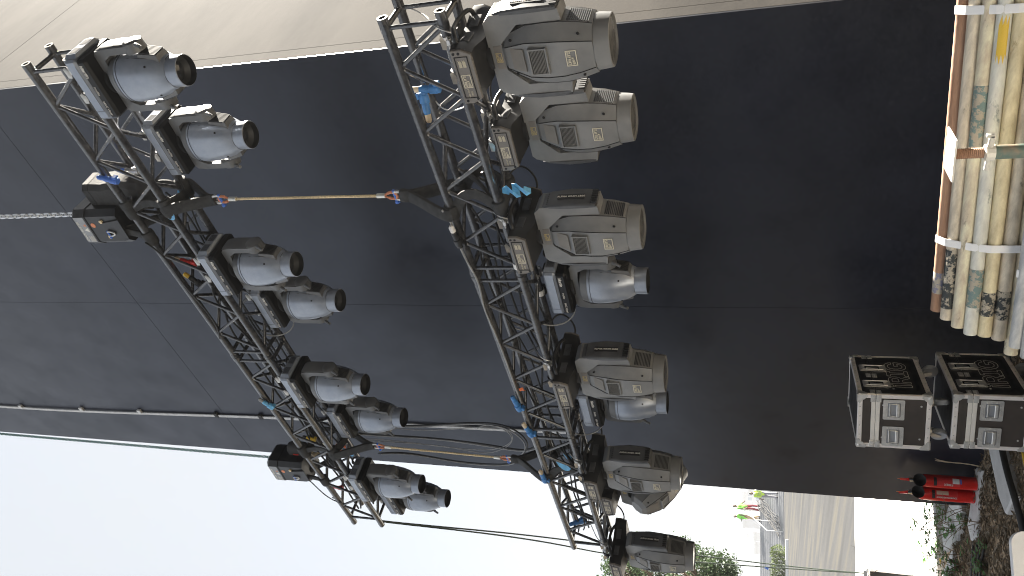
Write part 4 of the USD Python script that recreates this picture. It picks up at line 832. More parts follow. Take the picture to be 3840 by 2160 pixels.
    for (x, y, a) in ((.1, .085, .3), (CW - .1, .085, -2.0), (.1, CD - .085, 1.0), (CW - .1, CD - .085, .5)):
        ca, sa = math.cos(a), math.sin(a); R_ = lambda p: (x + p[0] * ca - p[1] * sa, y + p[0] * sa + p[1] * ca, p[2])
        f = MB(); f.box((x - .045, y - .04, CZ - .004), (x + .045, y + .04, CZ)).lathe([(.03, CZ - .022), (.03, CZ - .004)], 16, (x, y, 0))
        for s in (-1, 1): f.hull([R_((dx, s * .021 + ddy, dz)) for dx, dz in ((-.022, CZ - .02), (.025, CZ - .02), (.047, .04), (.015, .04)) for ddy in (-.0015, .0015)])
        c = obj('caster', f, 'zinc', t, smooth=30)
        wv = lambda prof: MB().lathe(prof, 24, R_((.03, 0, .05)), (-sa, ca, 0))
        obj('hub', wv([(.0001, -.0145), (.026, -.0145), (.026, .0145), (.0001, .0145)]), 'rubber', c); obj('wheel', wv([(.026, -.015), (.042, -.015), (.042, .015), (.026, .015)]), 'tyre_blue', c); obj('tyre', wv([(.041, -.0165), (.047, -.016), (.05, -.009), (.05, .009), (.047, .016), (.041, .0165)]), 'wheel_grey', c, smooth=50)
    return t
CA = math.radians(116.5)
flight_case('flight_case', 'lower black flight case with aluminium edges, standing on the ground under the other', (-4.46, 3.505, .0), CA - math.radians(1.5), 'stacked flight cases')
flight_case('flight_case', 'upper black flight case on blue casters, stacked on the other', (-4.46, 3.48, CZ + CH + .0045), CA, 'stacked flight cases')

# ------------------------------------------------------------------ fire extinguishers and kerb stones
def extinguisher(label, loc, rz, words):
    t = thing('fire_extinguisher', label, 'fire extinguisher', loc, rz)
    obj('cylinder', MB().lathe([(.0001, 0), (.05, 0), (.0545, .006), (.0545, .375), (.052, .4), (.042, .425), (.026, .445), (.018, .455), (.018, .47), (.0001, .47)], 28), 'ext_red', t, smooth=40)
    obj('valve', MB().lathe([(.0001, .455), (.016, .456), (.016, .5), (.0001, .5)], 12), 'wire_rope', t)
    obj('lever', MB().hull([(-.012, .012, .5), (.012, .012, .5), (-.012, -.01, .505), (.012, -.01, .505), (-.009, .0, .522), (.009, 0, .522), (-.009, .11, .553), (.009, .11, .553), (-.009, .11, .56), (.009, .11, .56)]), 'ext_red', t, smooth=False)
    obj('carry_handle', MB().hull([(-.012, .012, .482), (.012, .012, .482), (-.01, .1, .5), (.01, .1, .5), (-.01, .1, .507), (.01, .1, .507), (.012, .01, .495), (-.012, .01, .495)]), 'ext_red', t, smooth=False)
    obj('safety_pin', MB().ring((.0, .02, .575), (1, 0, 0), .014, .0025, 14, 5).tube([(0, .02, .562), (0, .02, .52)], .002, 5), 'tape_orange', t, smooth=50)
    obj('hose', MB().tube(spline([(0, -.012, .485), (0, -.04, .5), (0, -.075, .485), (0, -.085, .46)], 14), .0085, 8), 'rubber', t, smooth=50)
    obj('horn', MB().lathe([(.012, .075), (.018, .06), (.05, -.05), (.0515, -.058), (.045, -.055), (.0001, .0)], 24, (0, -.088, .452), unit(V(0, 1, .12)), cap=False), 'rubber', t, smooth=30)
    lb = MB(); n = 10; R = .0552; a = np.linspace(-1.0, .75, n)
    def patch(a0, a1, z0, z1, r=R):
        aa = np.linspace(a0, a1, 8); m = MB(); v = []; 
        for z in (z0, z1):
            for x in aa: v.append((r * math.sin(x), -r * math.cos(x), z))
        m.raw(v, [[i, i + 1, 9 + i, 8 + i] for i in range(7)]); return m
    L_ = obj('label_panel', patch(-.75, .6, .13, .30), 'ext_label', t, smooth=False); obj('black_band', patch(-.75, .6, .302, .325), 'fixture_black', t, smooth=False)
    for w, a0, h in words:
        tm = meshkit.text_mesh(w, h, .0006, True); v = np.array(tm.vertices); u = v[:, 0] - v[:, 0].max() / 2; b = v[:, 1] - h / 2
        ang = a0 - b / R; obj('lettering', (np.stack([(R + .0008 + v[:, 2]) * np.sin(ang), -(R + .0008 + v[:, 2]) * np.cos(ang), .215 + u], 1), tm.faces), 'print_white', L_, smooth=False)
    obj('text_block', patch(-.1, .5, .2, .29, R + .0006) if words[0][0][0] == 'C' else patch(-.25, .55, .135, .185, R + .0006), 'print_cream' if words[0][0][0] == 'C' else 'tape_white', L_, smooth=False)
    if words[0][0][0] != 'C': obj('blue_strip', patch(-.25, .55, .118, .129), 'blue_pin', L_, smooth=False)
    return t
AZC = math.atan2(-.83, .55)
extinguisher('red fire extinguisher standing nearer the flight cases, blue edged label', (-6.40, 4.10, .05), math.radians(58), [('FIREX', -.45, .017)])
extinguisher('red carbon dioxide extinguisher standing at the corner of the black wall', (-6.545, 4.065, .05), math.radians(62), [('CARBON DIOXIDE', -.5, .0125)])
def stone(label, pts, h, z=-.03, name='kerb_stone'):
    c = np.mean(pts, 0); q_ = np.asarray(pts, float); n = 26; v = []
    m = MB().hull([(x, y, z) for x, y in pts] + [(x, y, h - .012) for x, y in pts] + [tuple((V(x, y) - c) * .95 + c) + (h,) for x, y in pts]); tag(obj(name, m, 'concrete', smooth=False), label, 'kerb stone')
stone('pale kerb stone under the two fire extinguishers', [(-6.20, 4.10), (-6.33, 4.215), (-6.95, 4.02), (-6.93, 3.87), (-6.72, 3.80), (-6.45, 3.97)], .05)
stone('broad pale kerb stone in the litter left of the flight cases', [(-5.80, 4.1), (-5.45, 4.1), (-5.46, 3.42), (-5.74, 3.44), (-5.8, 3.6)], .07)
stone('narrow kerb stone lying past the wall corner behind the weeds', [(-7.02, 4.2), (-7.1, 4.5), (-7.95, 4.55), (-8.0, 4.32), (-7.4, 4.12)], .06)
stone('thin kerb stone end beside the white floor under the weeds', [(-7.7, 4.05), (-7.62, 4.15), (-8.3, 4.2), (-8.35, 4.1)], .06)
stone('long grey kerb edging the white floor beyond the wall corner', [(-7.75, 6.2), (-8.32, 6.0), (-8.86, 4.75), (-9.3, 3.9), (-8.75, 3.75), (-8.42, 4.66), (-7.9, 4.9)], .085)
cable('black hose lying on the kerb stone left of the flight cases', [(-5.2, 4.1, .09), (-5.36, 3.8, .1), (-5.4, 3.5, .09), (-5.5, 3.25, .05), (-5.75, 3.0, .03)], .022, 'rubber', 'hose')
cable('yellow and black cable beside the lower flight case', [(-5.05, 3.95, .03), (-5.15, 3.6, .04), (-5.2, 3.3, .03)], .012, 'tape_yellow', 'ground_cable')
for k in range(4): cable(['black cable snaking through the litter, nearest the wall', 'black cable in the litter, second from the wall', 'thin black cable in the litter between two others', 'black cable in the litter farthest from the wall'][k], [(-6.9 + .1 * k, 3.86 - .07 * k, .03), (-7.05 + .08 * k, 3.72 - .06 * k, .045), (-7.3 + .09 * k, 3.6 - .05 * k, .03), (-7.5 + .1 * k, 3.4 - .07 * k, .045), (-7.9 + .1 * k, 3.2 - .09 * k, .03)], .009, 'cable_black', 'ground_cable')

# ------------------------------------------------------------------ scaffold tubes, straps, jack
TD = unit(V(.934, .358, 0)); TN = V(.358, -.934, 0); TR = .0243
TP = V(-2.60, 2.475, 0)
bund = [(0, 1.018, 0, 'rust', 'rust brown scaffold tube on top of the strapped stack'), (.036, .988, -.02, 'tube_dirty', 'mottled scaffold tube with black paint end, second from the top'), (.066, .952, -.04, 'tube_cream', 'cream scaffold tube third from the top of the stack'),
        (.088, .911, -.06, 'tube_pale', 'pale scaffold tube with greenish patches, fourth from the top'), (.097, .8635, -.062, 'tube_yellowish', 'yellow stained scaffold tube in the middle of the stack'), (.1, .8145, -.075, 'tube_dirty', 'dirty scaffold tube sixth from the top of the stack'),
        (.098, .7655, -.14, 'tube_cream', 'cream scaffold tube whose end sticks out farthest'), (.074, .7235, -.06, 'tube_yellowish', 'yellowish scaffold tube under the protruding one'), (.045, .684, -.03, 'tube_steel', 'grey scaffold tube at the underside of the strapped stack')]
GT = 'scaffold tubes strapped in a stack'
PAINT = {bund[1][4]: (.05, .3, 'paint_black'), bund[3][4]: (.12, .28, 'paint_teal'), bund[4][4]: (.09, .19, 'paint_black'), bund[5][4]: (.09, .21, 'paint_black'), bund[2][4]: (.7, .95, 'paint_teal'), bund[0][4]: (.08, .17, 'paint_blue')}
def tubeobj(w, z, s, m, lb, base, L=5.2, grp=GT):
    a = base + TN * w + V(0, 0, z) + TD * s; pb = PAINT.get(lb); o = obj('scaffold_tube', MB().lathe([(TR - .004, .03), (TR - .0038, 0), (TR, 0), (TR, L), (TR - .004, L)], 20, a, TD, cap=False), m, smooth=40); tag(o, lb, 'scaffold tube', grp)
    if pb: obj('paint_band', MB().lathe([(TR + .0004, pb[0]), (TR + .0007, pb[0] + .004), (TR + .0007, pb[1] - .004), (TR + .0004, pb[1])], 20, a, TD, cap=False), pb[2], o, smooth=40)
for w, z, s, m, lb in bund:
    tubeobj(w, z, s, m, lb or 'grey scaffold tube in the hidden core of the strapped stack', TP, grp=GT if lb else 'hidden core tubes of the strapped stack')
B2 = TP + TD * -.06 + TN * .19
low = [(0, .632), (.028, .598), (.048, .556), (.056, .508), (.05, .46)]
lows = ['top', 'second', 'third', 'fourth', 'fifth']
for i, (w, z) in enumerate(low):
    tubeobj(w, z + .145, [-.0, -.03, -.05, -.06, -.07, 0, 0, 0][i], 'tube_steel' if i % 2 == 0 else 'tube_grey', f'grey scaffold tube, {lows[i]} of the nearer lower stack' if i < 5 else 'grey scaffold tube in the core of the nearer lower stack', B2, grp='scaffold tubes of the nearer lower stack' if i < 5 else 'core tubes of the nearer lower stack')
def strap(label, s, lean, prof, base=TP, w=.03):
    pts = [base + TN * a + V(0, 0, z) + TD * (s + lean * i / (len(prof) - 1)) for i, (a, z) in enumerate(prof)]; mb = MB(); 
    secs = []
    for p in pts:
        secs.append(p)
    pts = np.array(pts); k = MB(); webbing(k, np.concatenate([np.linspace(pts[i], pts[i + 1], 4)[:3] for i in range(len(pts) - 1)] + [pts[-1:]]), w, .0035, TD); tag(obj('plastic_strap', k, 'strap_white', smooth=False), label, 'strap')
PF = [(-.03, .95), (-.028, 1.02), (0, 1.0455), (.045, 1.02), (.1, .94), (.1255, .88), (.1275, .79), (.1245, .75), (.09, .70), (.06, .66)]
pa = []; c0 = TP + TN * .088 + V(0, 0, .911) + TD * 1.0
for i in range(9):
    for j in (0, 1): an = -.5 + i * .16; pa.append(c0 + TD * (.13 * j + .02 * math.sin(i * 2.1 + j)) + (TN * math.cos(an) + V(0, 0, 1) * math.sin(an)) * (TR + .0008))
tag(obj('paint_mark', MB().raw(pa, [[2 * i, 2 * i + 1, 2 * i + 3, 2 * i + 2] for i in range(8)]), 'tape_yellow', smooth=True), 'yellow paint smear on the pale fourth scaffold tube', 'paint mark')
strap('white plastic strap round the tube stack near its ends', .31, .0, PF); strap('white plastic strap round the tube stack at the frame edge', 1.165, .0, PF)
strap('short white strap round the nearer lower tube stack', .3, 0, [(-.03, .77), (0, .805), (.045, .762), (.078, .705), (.083, .65)], B2)
t = thing('timber_bearers', 'timber bearers carrying the scaffold tube stacks', 'bearers', (0, 0, 0))
for s in (.5, 2.2, 4.2):
    c = TP + TD * s + TN * .1
    for k, (zl, zh) in enumerate(((-.05, .2), (.2, .44))): obj('bearer', MB().obox(c + V(0, 0, (zl + zh) / 2), (TD, TN, (0, 0, 1)), (.06, .26, (zh - zl) / 2 - .001), .004), 'bark', t, smooth=False)
    obj('bearer', MB().obox(c - TN * .06 + V(0, 0, .55), (TD, TN, (0, 0, 1)), (.06, .09, .108), .004), 'bark', t, smooth=False)
JP = onT(3620, 576, 2.72); JX, JY = JP[0], JP[1]
t = thing('screw_jack_post', 'green scaffold post with a rusty screw jack and flat plate on top, before the tubes', 'jack post', (JX, JY, 0))
zt = EYE[2] + ray(3568, 583)[2] * 2.72
obj('post', MB().lathe([(.0001, -.05), (TR, -.05), (TR, zt - .125), (.02, zt - .125), (.0001, zt - .126)], 22), 'post_green', t, smooth=40)
th = MB(); nt = 20; prof = [(.0001, zt - .13)] 
for i in range(nt): z = zt - .13 + i * .0062; prof += [(.0165, z), (.019, z + .0031)]
th.lathe(prof + [(.0165, zt - .004), (.0001, zt - .004)], 18); obj('threaded_rod', th, 'rust', t, smooth=20)
o = obj('jack_nut', MB().lathe([(.0195, zt - .135), (.028, zt - .133), (.029, zt - .105), (.0195, zt - .1)], 12, cap=False), 'plate_zinc', t, smooth=20)
obj('nut_wing', MB().box((.02, -.008, zt - .126), (.075, .008, zt - .108), .004).box((.062, -.008, zt - .126), (.075, .008, zt - .098), .003), 'plate_zinc', o, smooth=False); obj('nut_wing', MB().box((-.075, -.008, zt - .128), (-.02, .008, zt - .112), .004), 'plate_zinc', o, smooth=False)
pm = MB().obox((0, 0, zt), ((.96, .28, 0), (-.28, .96, 0), (0, 0, 1)), (.075, .075, .003), .001).lathe([(.019, -.0), (.0001, .006)], 12, (0, 0, zt + .003), cap=False); obj('base_plate', pm, 'plate_zinc', t, smooth=False)

# ------------------------------------------------------------------ chair back in the corner, far case
ct_ = onZ(3772, 2150, .79); dd = unit(V(ct_[0], ct_[1], 0)); cx_, cy_ = ct_[0] - dd[1] * .19, ct_[1] + dd[0] * .19
t = thing('plastic_chair', 'white plastic chair whose rounded back cuts the frame corner', 'chair', (cx_, cy_, 0), math.atan2(dd[1], dd[0]) + PI / 2)
bk = Polygon([(-.21, .40), (.21, .40), (.2, .72), (-.2, .72)]).buffer(.05); obj('backrest', MB().prism(bk, (-.1, 0, .02), (1, 0, 0), (0, .12, 1), .025), 'plastic_white', t, smooth=40)
obj('seat', MB().box((-.32, -.42, .41), (.12, -.0, .44), .012), 'plastic_white', t)
for x in (-.3, .1):
    for y in (-.4, -.0): obj('leg', MB().hull([(x - .018, y - .018, .41), (x + .018, y + .018, .41), (x + .018, y - .018, .41), (x - .018, y + .018, .41), (x * 1.1 - .014, y * 1.08 - .014, .0), (x * 1.1 + .014, y * 1.08 + .014, 0), (x * 1.1 + .014, y * 1.08 - .014, 0), (x * 1.1 - .014, y * 1.08 + .014, 0)]), 'plastic_white', t, smooth=False)
fp = onZ(3834, 2058, .12); t = thing('magenta_flower', 'single magenta bloom at the frame edge above the litter', 'flower', (fp[0], fp[1], 0))
mb = MB()
for i in range(12): a = i * 2.4; mb.raw([(0, 0, .12), (.03 * math.cos(a), .03 * math.sin(a), .135 + .01 * (i % 3)), (.045 * math.cos(a + .4), .045 * math.sin(a + .4), .125 + .012 * (i % 4)), (.028 * math.cos(a + .8), .028 * math.sin(a + .8), .11)], [[0, 1, 2, 3]])
obj('petals', mb, 'magenta', t, smooth=False); obj('stem', MB().tube([(0, 0, 0), (.005, 0, .06), (0, 0, .12)], .003, 5), 'twig', t)
cp = onZ(3440, 2150, .06); t = thing('far_flight_case', 'black flight case with metal edges by the frame border, ropes tied behind it', 'flight case', (cp[0], cp[1], .04), math.atan2(cp[1], cp[0]))
obj('body', MB().box((.006, .006, .0), (.5, .9, .55)), 'case_black', t, smooth=False)
for a, b in (((.0, .0, .0), (.03, .9, .03)), ((.0, .0, .525), (.03, .9, .553)), ((.0, .0, .03), (.012, .03, .525)), ((.03, .0, .525), (.5, .03, .5535))): obj('edge_rail', MB().box(a, b, .003), 'case_alu', t, smooth=False)
obj('ball_corner', MB().lathe([(.03 * math.cos(a), .03 * math.sin(a)) for a in np.linspace(-1.5, 1.5, 7)], 10, (.015, .015, .545)), 'case_steel', t, smooth=50)

# ------------------------------------------------------------------ weeds and twigs
def weed(label, x, y, h, n_st, n_lf, lean, seed, name='weed', bare=False):
    r = random.Random(seed); t = thing(name, label, 'weed' if not bare else 'twig', (x, y, float(soil_z(x, y)))); st, lf = MB(), MB()
    for s in range(n_st):
        a = r.uniform(0, 2 * PI); L = h * r.uniform(.55, 1.1); ln = lean + r.uniform(.1, .5)
        pts = spline([(0, 0, -.02), (ln * L * .3 * math.cos(a), ln * L * .3 * math.sin(a), L * .45), (ln * L * .8 * math.cos(a + .2), ln * L * .8 * math.sin(a + .2), L * .85), (ln * L * 1.2 * math.cos(a + .3), ln * L * 1.2 * math.sin(a + .3), L)], 14); st.tube(pts, np.linspace(.0035, .0012, 14), 5)
        if bare:
            for k in (6, 9, 11): b = pts[k]; aa = r.uniform(0, 6.3); st.tube([b, b + V(math.cos(aa) * .06, math.sin(aa) * .06, .05), b + V(math.cos(aa) * .1, math.sin(aa) * .1, .12)], .0012, 4)
        for k in range(n_lf):
            p = pts[r.randrange(2, 14)]; aa = r.uniform(0, 2 * PI); l = r.uniform(.03, .07); d = V(math.cos(aa), math.sin(aa), r.uniform(-.3, .5)); sd = unit(np.cross(d, (0, 0, 1))) * l * .4
            e = p + unit(d) * l; m_ = p + unit(d) * l * .5 + V(0, 0, l * .1); lf.raw([p, m_ + sd, e, m_ - sd], [[0, 1, 2, 3]])
    obj('stem', st, 'twig', t, smooth=60)
    if n_lf: obj('leaves', lf, 'leaf_weed', t, smooth=False)
W = [(3560, 1925, .42, 7, 12, .4, 'bushy green weed growing before the narrow kerb stone'), (3590, 1985, .34, 8, 14, .5, 'broad leaved weed in the middle of the weed patch'), (3530, 2060, .45, 6, 10, .5, 'tall thin weed against the white floor'), (3600, 2120, .36, 8, 14, .5, 'dense weed at the left frame edge of the litter'), (3690, 2130, .25, 6, 10, .6, 'low weed growing nearest the white chair'),
     (3620, 1955, .22, 6, 9, .6, 'small weed beside the end of the extinguisher kerb stone'), (3570, 2150, .4, 6, 12, .4, 'bright green weed cut by the frame border'), (3700, 2040, .16, 5, 8, .7, 'tiny weed in the open litter')]
for i, (x, y, h, a, b, c, lb) in enumerate(W): P = onZ(x, y, .03); weed(lb, P[0], P[1], h * .72, a, b - 3, c, 40 + i)
for i, (x, y, h, lb) in enumerate([(3560, 1990, .75, 'tall bare twig standing before the blown out white floor'), (3600, 2080, .85, 'longest bare twig leaning over the weeds'), (3640, 1900, .5, 'dry twig rising beside the extinguishers'), (3600, 2140, .8, 'bare twig rising at the frame border'), (3680, 1960, .45, 'dry twig lying out of the litter')]): P = onZ(x, y, .03); weed(lb, P[0], P[1], h, 3, 0, .5, 90 + i, 'dry_twig', True)
P = onZ(3672, 1735, .03); t = thing('dry_stalk', 'pale dry stalk leaning on the black wall beside the flight cases', 'twig', (P[0], P[1] - .05, 0)); obj('stem', MB().tube(spline([(0, 0, 0), (0, .03, .12), (-.02, .05, .25), (-.03, .07, .36)], 14), .0045, 5).tube([(-.02, .05, .25), (-.01, .06, .33), (0, .07, .37)], .0028, 5), 'plug_cream', t, smooth=60)
P = onZ(3531, 2110, .2); t = thing('yellow_flower', 'yellow bloom on a thin stem among the weeds', 'flower', (P[0], P[1], 0)); obj('stem', MB().tube([(0, 0, 0), (0, .01, .2)], .0025, 5), 'twig', t); mb = MB()
for i in range(9): a = i * .7; mb.raw([(0, .01, .2), (.03 * math.cos(a), .01 + .03 * math.sin(a), .21), (.03 * math.cos(a + .5), .01 + .03 * math.sin(a + .5), .215)], [[0, 1, 2]])
obj('petals', mb, 'flower_yellow', t, smooth=False)

# ------------------------------------------------------------------ far steps, people, rails, hedge, tree, towers
def far(x, y, t_): return onT(x, y, t_)
cS = far(2900, 2000, 50.0); cS[2] = 0; fS = unit(V(cS[0], cS[1], 0)); lS = V(-fS[1], fS[0], 0)   # away, and left
ST = thing('wide_steps', 'wide grey concrete steps rising at the far side of the plaza', 'steps', (0, 0, 0))
zb0, rise, going, ns = .93, .143, .33, 11
for i in range(ns):
    c = cS + fS * (i * going); z = zb0 + rise * (i + 1)
    obj('step', MB().obox(c + fS * (going / 2 if i < ns - 1 else 3) + lS * 8 + V(0, 0, (z - .6) / 1 + .0 - (-.3) - .0), (lS, fS, (0, 0, 1)), (20, (going / 2 + .0) if i < ns - 1 else 3.0, .3), 0.012), 'step_concrete', ST, smooth=False)
def onstep(x, y, i): # point on tread i along pixel column y
    u = ray(x, y); h = V(u[0], u[1], 0); d = (cS + fS * (i * going + going * .5)) @ fS; k = d / (h @ fS); return V(h[0] * k, h[1] * k, zb0 + rise * (i + 1))
def person(label, P, face, cols, pose, hat=None):
    t = thing('person', label, 'person', P, math.atan2(face[1], face[0]) - PI / 2)
    def chain_mesh(bones, grow=0., ref=.05):
        acc = None
        for pts in bones:
            for (a, ra), (b, rb) in zip(pts[:-1], pts[1:]):
                sp = [m3.Manifold.sphere(ra + grow, 12).translate(tuple(a)), m3.Manifold.sphere(rb + grow, 12).translate(tuple(b))]; h = m3.Manifold.batch_hull(sp); acc = h if acc is None else acc + h
        acc = acc.refine_to_length(ref); me = acc.to_mesh(); tm = trimesh.Trimesh(me.vert_properties[:, :3], me.tri_verts); trimesh.smoothing.filter_taubin(tm, iterations=6); return tm.vertices, tm.faces
    fl, fr_ = pose.get('fl', (-.1, .12)), pose.get('fr', (.1, -.1))
    hipz, shz = .92, 1.44
    legL = [((-.09, 0, hipz), .085), ((-.1, fl[1] * .5 + .03, .5), .06), ((fl[0], fl[1], .09), .042)]; legR = [((.09, 0, hipz), .085), ((.1, fr_[1] * .5 + .03, .5), .06), ((fr_[0], fr_[1], .09), .042)]
    tor = [((0, 0, .95), .13), ((0, 0, 1.15), .125), ((0, 0, 1.36), .14), ((0, 0, 1.47), .07), ((0, .01, 1.54), .052)]
    sh = [((-.17, 0, shz), .055), ((.17, 0, shz), .055)]
    aL, aR = pose.get('aL', ((-.24, 0, 1.15), (-.24, .12, .92))), pose.get('aR', ((.24, 0, 1.15), (.24, .12, .92)))
    armL = [((-.18, 0, shz), .052), (aL[0], .04), (aL[1], .03)]; armR = [((.18, 0, shz), .052), (aR[0], .04), (aR[1], .03)]
    hands = [[(aL[1], .03), (tuple(np.asarray(aL[1]) + unit(np.asarray(aL[1]) - aL[0]) * .09), .026)], [(aR[1], .03), (tuple(np.asarray(aR[1]) + unit(np.asarray(aR[1]) - aR[0]) * .09), .026)]]
    headb = [((0, .02, 1.62), .075), ((0, .025, 1.69), .092)]; nose = [((0, .1, 1.655), .016), ((0, .118, 1.64), .014)]
    feet = [[((fl[0], fl[1], .06), .045), ((fl[0], fl[1] + .15, .04), .036)], [((fr_[0], fr_[1], .06), .045), ((fr_[0], fr_[1] + .15, .04), .036)]]
    body = obj('body', chain_mesh([legL, legR, tor, sh, armL, armR, headb, nose] + hands + feet), 'skin', t, smooth=True)
    obj('vest', chain_mesh([tor[:3], sh, [((-.17, 0, shz), .055), ((-.1, 0, 1.1), .1)], [((.17, 0, shz), .055), ((.1, 0, 1.1), .1)]] + ([[armL[0], armL[1]], [armR[0], armR[1]]] if pose.get('sleeves') and cols[0] != 'vest_lime' else []), .02), cols[0], body, smooth=True)
    if pose.get('shirt'): obj('shirt', chain_mesh([[armL[0], armL[1]], [armR[0], armR[1]], [((0, 0, 1.4), .12), ((0, 0, 1.5), .06)]], .013), pose['shirt'], body, smooth=True)
    obj('trousers', chain_mesh([legL, legR, [((-.07, 0, .95), .11), ((.07, 0, .95), .11)]], .016), cols[1], body, smooth=True)
    for f_ in feet: obj('boot', chain_mesh([f_], .014, .04), 'boot', body, smooth=True)
    if pose.get('stripes'): obj('vest_stripe', MB().lathe([(.166, 1.1), (.168, 1.13)], 20, (0, 0, 0), cap=False, sq=None).lathe([(.17, 1.22), (.172, 1.25)], 20, (0, 0, 0), cap=False), pose['stripes'], body)
    if hat: obj('helmet', chain_mesh([[((0, .02, 1.72), .098), ((0, .02, 1.74), .095)]], .0, .04), hat, body, smooth=True)
    else: obj('hair', chain_mesh([[((0, .0, 1.715), .088), ((0, .01, 1.73), .084)]], .0, .04), 'boot', body, smooth=True)
    for sx_ in (-.03, .03): obj('eye', MB().lathe([(.0001, .0), (.01, -.002), (.0001, -.006)], 8, (sx_, .112, 1.675), (0, 1, 0)), 'tape_white', body)
toR = unit(V(.7, .7, 0))
person('person in a lime vest with dark stripes walking down the steps', onstep(2916, 1858, 2), -fS, ('vest_lime', 'trousers_grey'), dict(fl=(-.12, .28), fr=(.1, -.2), aL=((-.3, .02, 1.2), (-.34, .16, .98)), aR=((.3, -.02, 1.2), (.33, .1, .95)), shirt='shirt_white', stripes='trousers_grey'))
person('person in a green vest and maroon trousers standing on the steps', onstep(2852, 1906, 10), -fS * .6 - lS * .6, ('vest_green', 'trousers_maroon'), dict(fl=(-.08, .1), fr=(.1, -.08), aL=((-.27, .05, 1.2), (-.2, .3, 1.05))))
person('person in a green vest, tan trousers and white helmet on the steps', onstep(2858, 1944, 10), -fS * .4 + lS * .8, ('vest_green', 'trousers_tan'), dict(fl=(-.12, .16), fr=(.1, -.18), stripes='boot', aR=((.25, .08, 1.2), (.12, .25, 1.2))), 'white_paint')
def rail(name, label, tops, posts, m, r=.028):
    t = thing(name, label, 'handrail', (0, 0, 0)); obj('rail', MB().tube(tops, r, 8), m, t, smooth=50)
    for a, b in posts: obj('post', MB().tube([a, b], r * .9, 8), m, t, smooth=50)
a, b = onstep(2790, 1912, 10) , onstep(2930, 1994, 0); rail('handrail', 'white handrail sloping down the middle of the far steps', [a + V(0, 0, 1.05), b + V(0, 0, .95)], [(a, a + V(0, 0, 1.05)), (b, b + V(0, 0, .95)), ((a + b) / 2, (a + b) / 2 + V(0, 0, 1.0))], 'white_paint')
t = thing('rope_barrier', 'heap of dark cargo netting running down the far steps', 'netting', (0, 0, 0))
a, b = onstep(2855, 1880, 10), onstep(2940, 1985, 0); k = random.Random(3)
for j in range(8):
    o = lS * (j - 4) * .11 + V(0, 0, .12)
    obj('strand', MB().tube(spline([a + (b - a) * s + o * (1 + .5 * s) + lS * k.uniform(-.1, .1) + V(0, 0, k.uniform(0, .12)) for s in np.linspace(0, 1.02, 9)], 30), .022, 6), 'webbing', t, smooth=60)
def leafcloud(mb, cen, rad, n, size, r, shell=.5, flat=1.):
    for _ in range(n):
        d = unit(r.normal(size=3)); p = np.asarray(cen) + d * np.asarray(rad) * (shell + (1 - shell) * r.random()) ** .7; a = unit(r.normal(size=3)); b = unit(np.cross(a, r.normal(size=3))); s = size * r.uniform(.6, 1.3)
        mb.raw([p - a * s, p + b * s * .42, p + a * s, p - b * s * .42], [[0, 1, 2, 3]])
def tree(label, base, crowns, nleaf, size, seed):
    r = np.random.default_rng(seed); t = thing('tree', label, 'tree', base); tr = MB(); lf = MB()
    tr.tube(spline([(0, 0, -.1), (.1, .1, 1.2), (-.05, .15, 2.4), (.2, .1, 3.2)], 16), np.linspace(.17, .1, 16), 10)
    for c, rad in crowns:
        c = V(*c); tr.tube(spline([(0, .1, 2.2), c * .5 + V(0, 0, 1.5), c], 12), np.linspace(.08, .015, 12), 7)
        for _ in range(26):
            d = unit(r.normal(size=3)); e = c + d * np.asarray(rad) * r.uniform(.7, 1.1); tr.tube([c * .8 + V(0, 0, .5) * .8, (c + e) / 2 + r.normal(size=3) * .05, e], [.014, .009, .004], 4)
            leafcloud(lf, e, (.26, .26, .2), nleaf, size, r, .1)
    obj('trunk', tr, 'bark', t, smooth=60); obj('crown', lf, 'leaf_tree', t, smooth=False, kind='stuff')
Tb = onT(2520, 2270, 20.); Tb[2] = 0
def rel(x, y, t_, rad): p = onT(x, y, t_) - Tb; return (tuple(p), rad)
tree('feathery green tree past the farthest wash light at the left frame edge', Tb, [rel(2390, 2160, 20, (.85, .85, .6)), rel(2470, 2150, 20.6, (.75, .75, .6)), rel(2560, 2135, 19.5, (.7, .7, .6)), rel(2650, 2130, 20, (.55, .55, .5)), rel(2330, 2150, 19.4, (.5, .5, .5)), rel(2620, 2190, 20, (.8, .8, .7)), rel(2480, 2230, 20.5, (.9, .9, .8)), rel(2710, 2150, 19.8, (.35, .35, .4))], 62, .045, 21)
hb = onT(2960, 2135, 44.); hz = .045 + .0212 * 36
t = thing('hedge', 'yellow green clipped hedge in a planter at the foot of the far steps', 'hedge', (hb[0], hb[1], hz)); lf = MB(); r_ = np.random.default_rng(4)
rd = lS
for k in range(10): leafcloud(lf, rd * (k * .35 - .9) + V(0, 0, .55), (.4, .4, .5), 420, .06, r_, .55)
obj('foliage', lf, 'leaf_hedge', t, smooth=False, kind='stuff'); obj('planter', MB().obox(rd * .6 + V(0, 0, .06), (rd, fS, (0, 0, 1)), (2.2, .5, .14), .02), 'white_paint', t, smooth=False)
t = thing('added_hedge', 'dense dark hedge added unseen left of the frame to darken wall reflections', 'hedge', (-14.5, -1.8, 0)); lf = MB(); r_ = np.random.default_rng(9)  # added out of view to hide bright ground from the wall reflections
for k in range(24): leafcloud(lf, (r_.uniform(-.2, .2), -6.6 + k * .58, 1.7), (.75, .6, 1.9), 150, .13, r_, .75)
obj('foliage', lf, 'leaf_tree', t, smooth=False, kind='stuff'); obj('branches', MB().box((-.5, -6.8, 0), (.5, 6.9, 3.2), .3), 'bark', t)
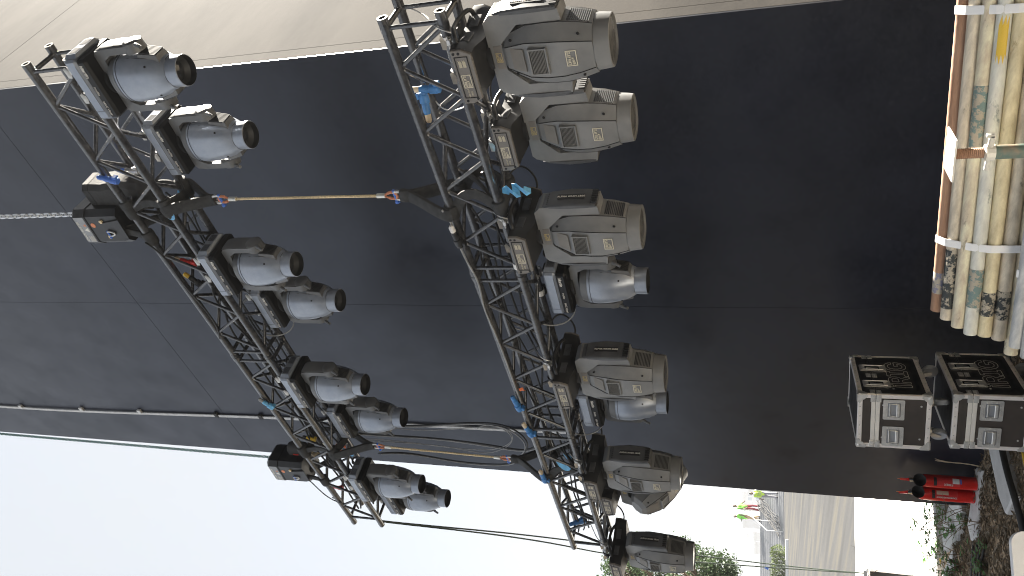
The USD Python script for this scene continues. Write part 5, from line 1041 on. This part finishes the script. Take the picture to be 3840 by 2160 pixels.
def tower(label, x0, x1, y0, y1, dist, seed):
    """far pale block: base hidden by the steps, top at picture column x0"""
    a, b = onT(2880, y0, dist), onT(2880, y1, dist); ztop = onT(x0, (y0 + y1) / 2, dist)[2]; w = np.linalg.norm((b - a)[:2]); c = (a + b) / 2; c[2] = 0; f_ = unit(V(c[0], c[1], 0)); l_ = V(-f_[1], f_[0], 0)
    t = thing('tower_block', label, 'building', c, math.atan2(l_[1], l_[0])); obj('walls', MB().box((-w / 2, -w * .4, 0), (w / 2, w * .4, ztop)), 'tower_pale', t, smooth=False); obj('roof', MB().box((-w / 2 - .3, -w * .4 - .3, ztop), (w / 2 + .3, w * .4 + .3, ztop + 1.0)).box((-w / 5, -w / 6, ztop + 1), (w / 6, w / 6, ztop + 4)), 'tower_pale', t, smooth=False)
    nz, nx_ = max(3, int(ztop / 3.6)), max(3, int(w / 3.6)); s = -1
    for i in range(nx_):
        for j in range(nz):
            if j * 3.6 + 3.2 < ztop and (i + 1) * 3.6 < w + 2:
                x = -w / 2 + (i + .5) * w / nx_
                for sd in (-1, 1):
                    if ztop - j * 3.6 < 30: obj('window', MB().box((x - w / nx_ * .33, sd * (w * .4 - .1), j * 3.6 + .9), (x + w / nx_ * .33, sd * (w * .4 + .06), j * 3.6 + 2.7)), 'tower_glass', t, smooth=False)
D0 = 330.
tower('hazy block of rows of windows on the skyline beside the wall edge', 2812, 0, 1818, 1858, D0, 1); tower('pale hazy tower behind the people on the steps', 2790, 0, 1852, 1900, D0 + 60, 2); tower('wide hazy block right of the white handrail on the skyline', 2793, 0, 1946, 1986, D0, 3)
tower('low pale block on the skyline above the middle of the steps', 2833, 0, 2000, 2032, D0 + 30, 4); tower('stepped hazy tower on the skyline before the tree', 2836, 0, 2036, 2080, D0 + 50, 5)
hz_ = MB().box((-480, -160, -1.5), (140, 420, 62)); 
MAT['haze'] = usdkit.material(stage, '/World/Looks/haze', {'v': ('principled_volume', {'color': (.93, .95, 1.0), 'density': HAZE, 'anisotropy': .35})}, [], volume='v.volume')
if HAZE > 0: tag(obj('haze', hz_, 'haze', smooth=False), kind='stuff')
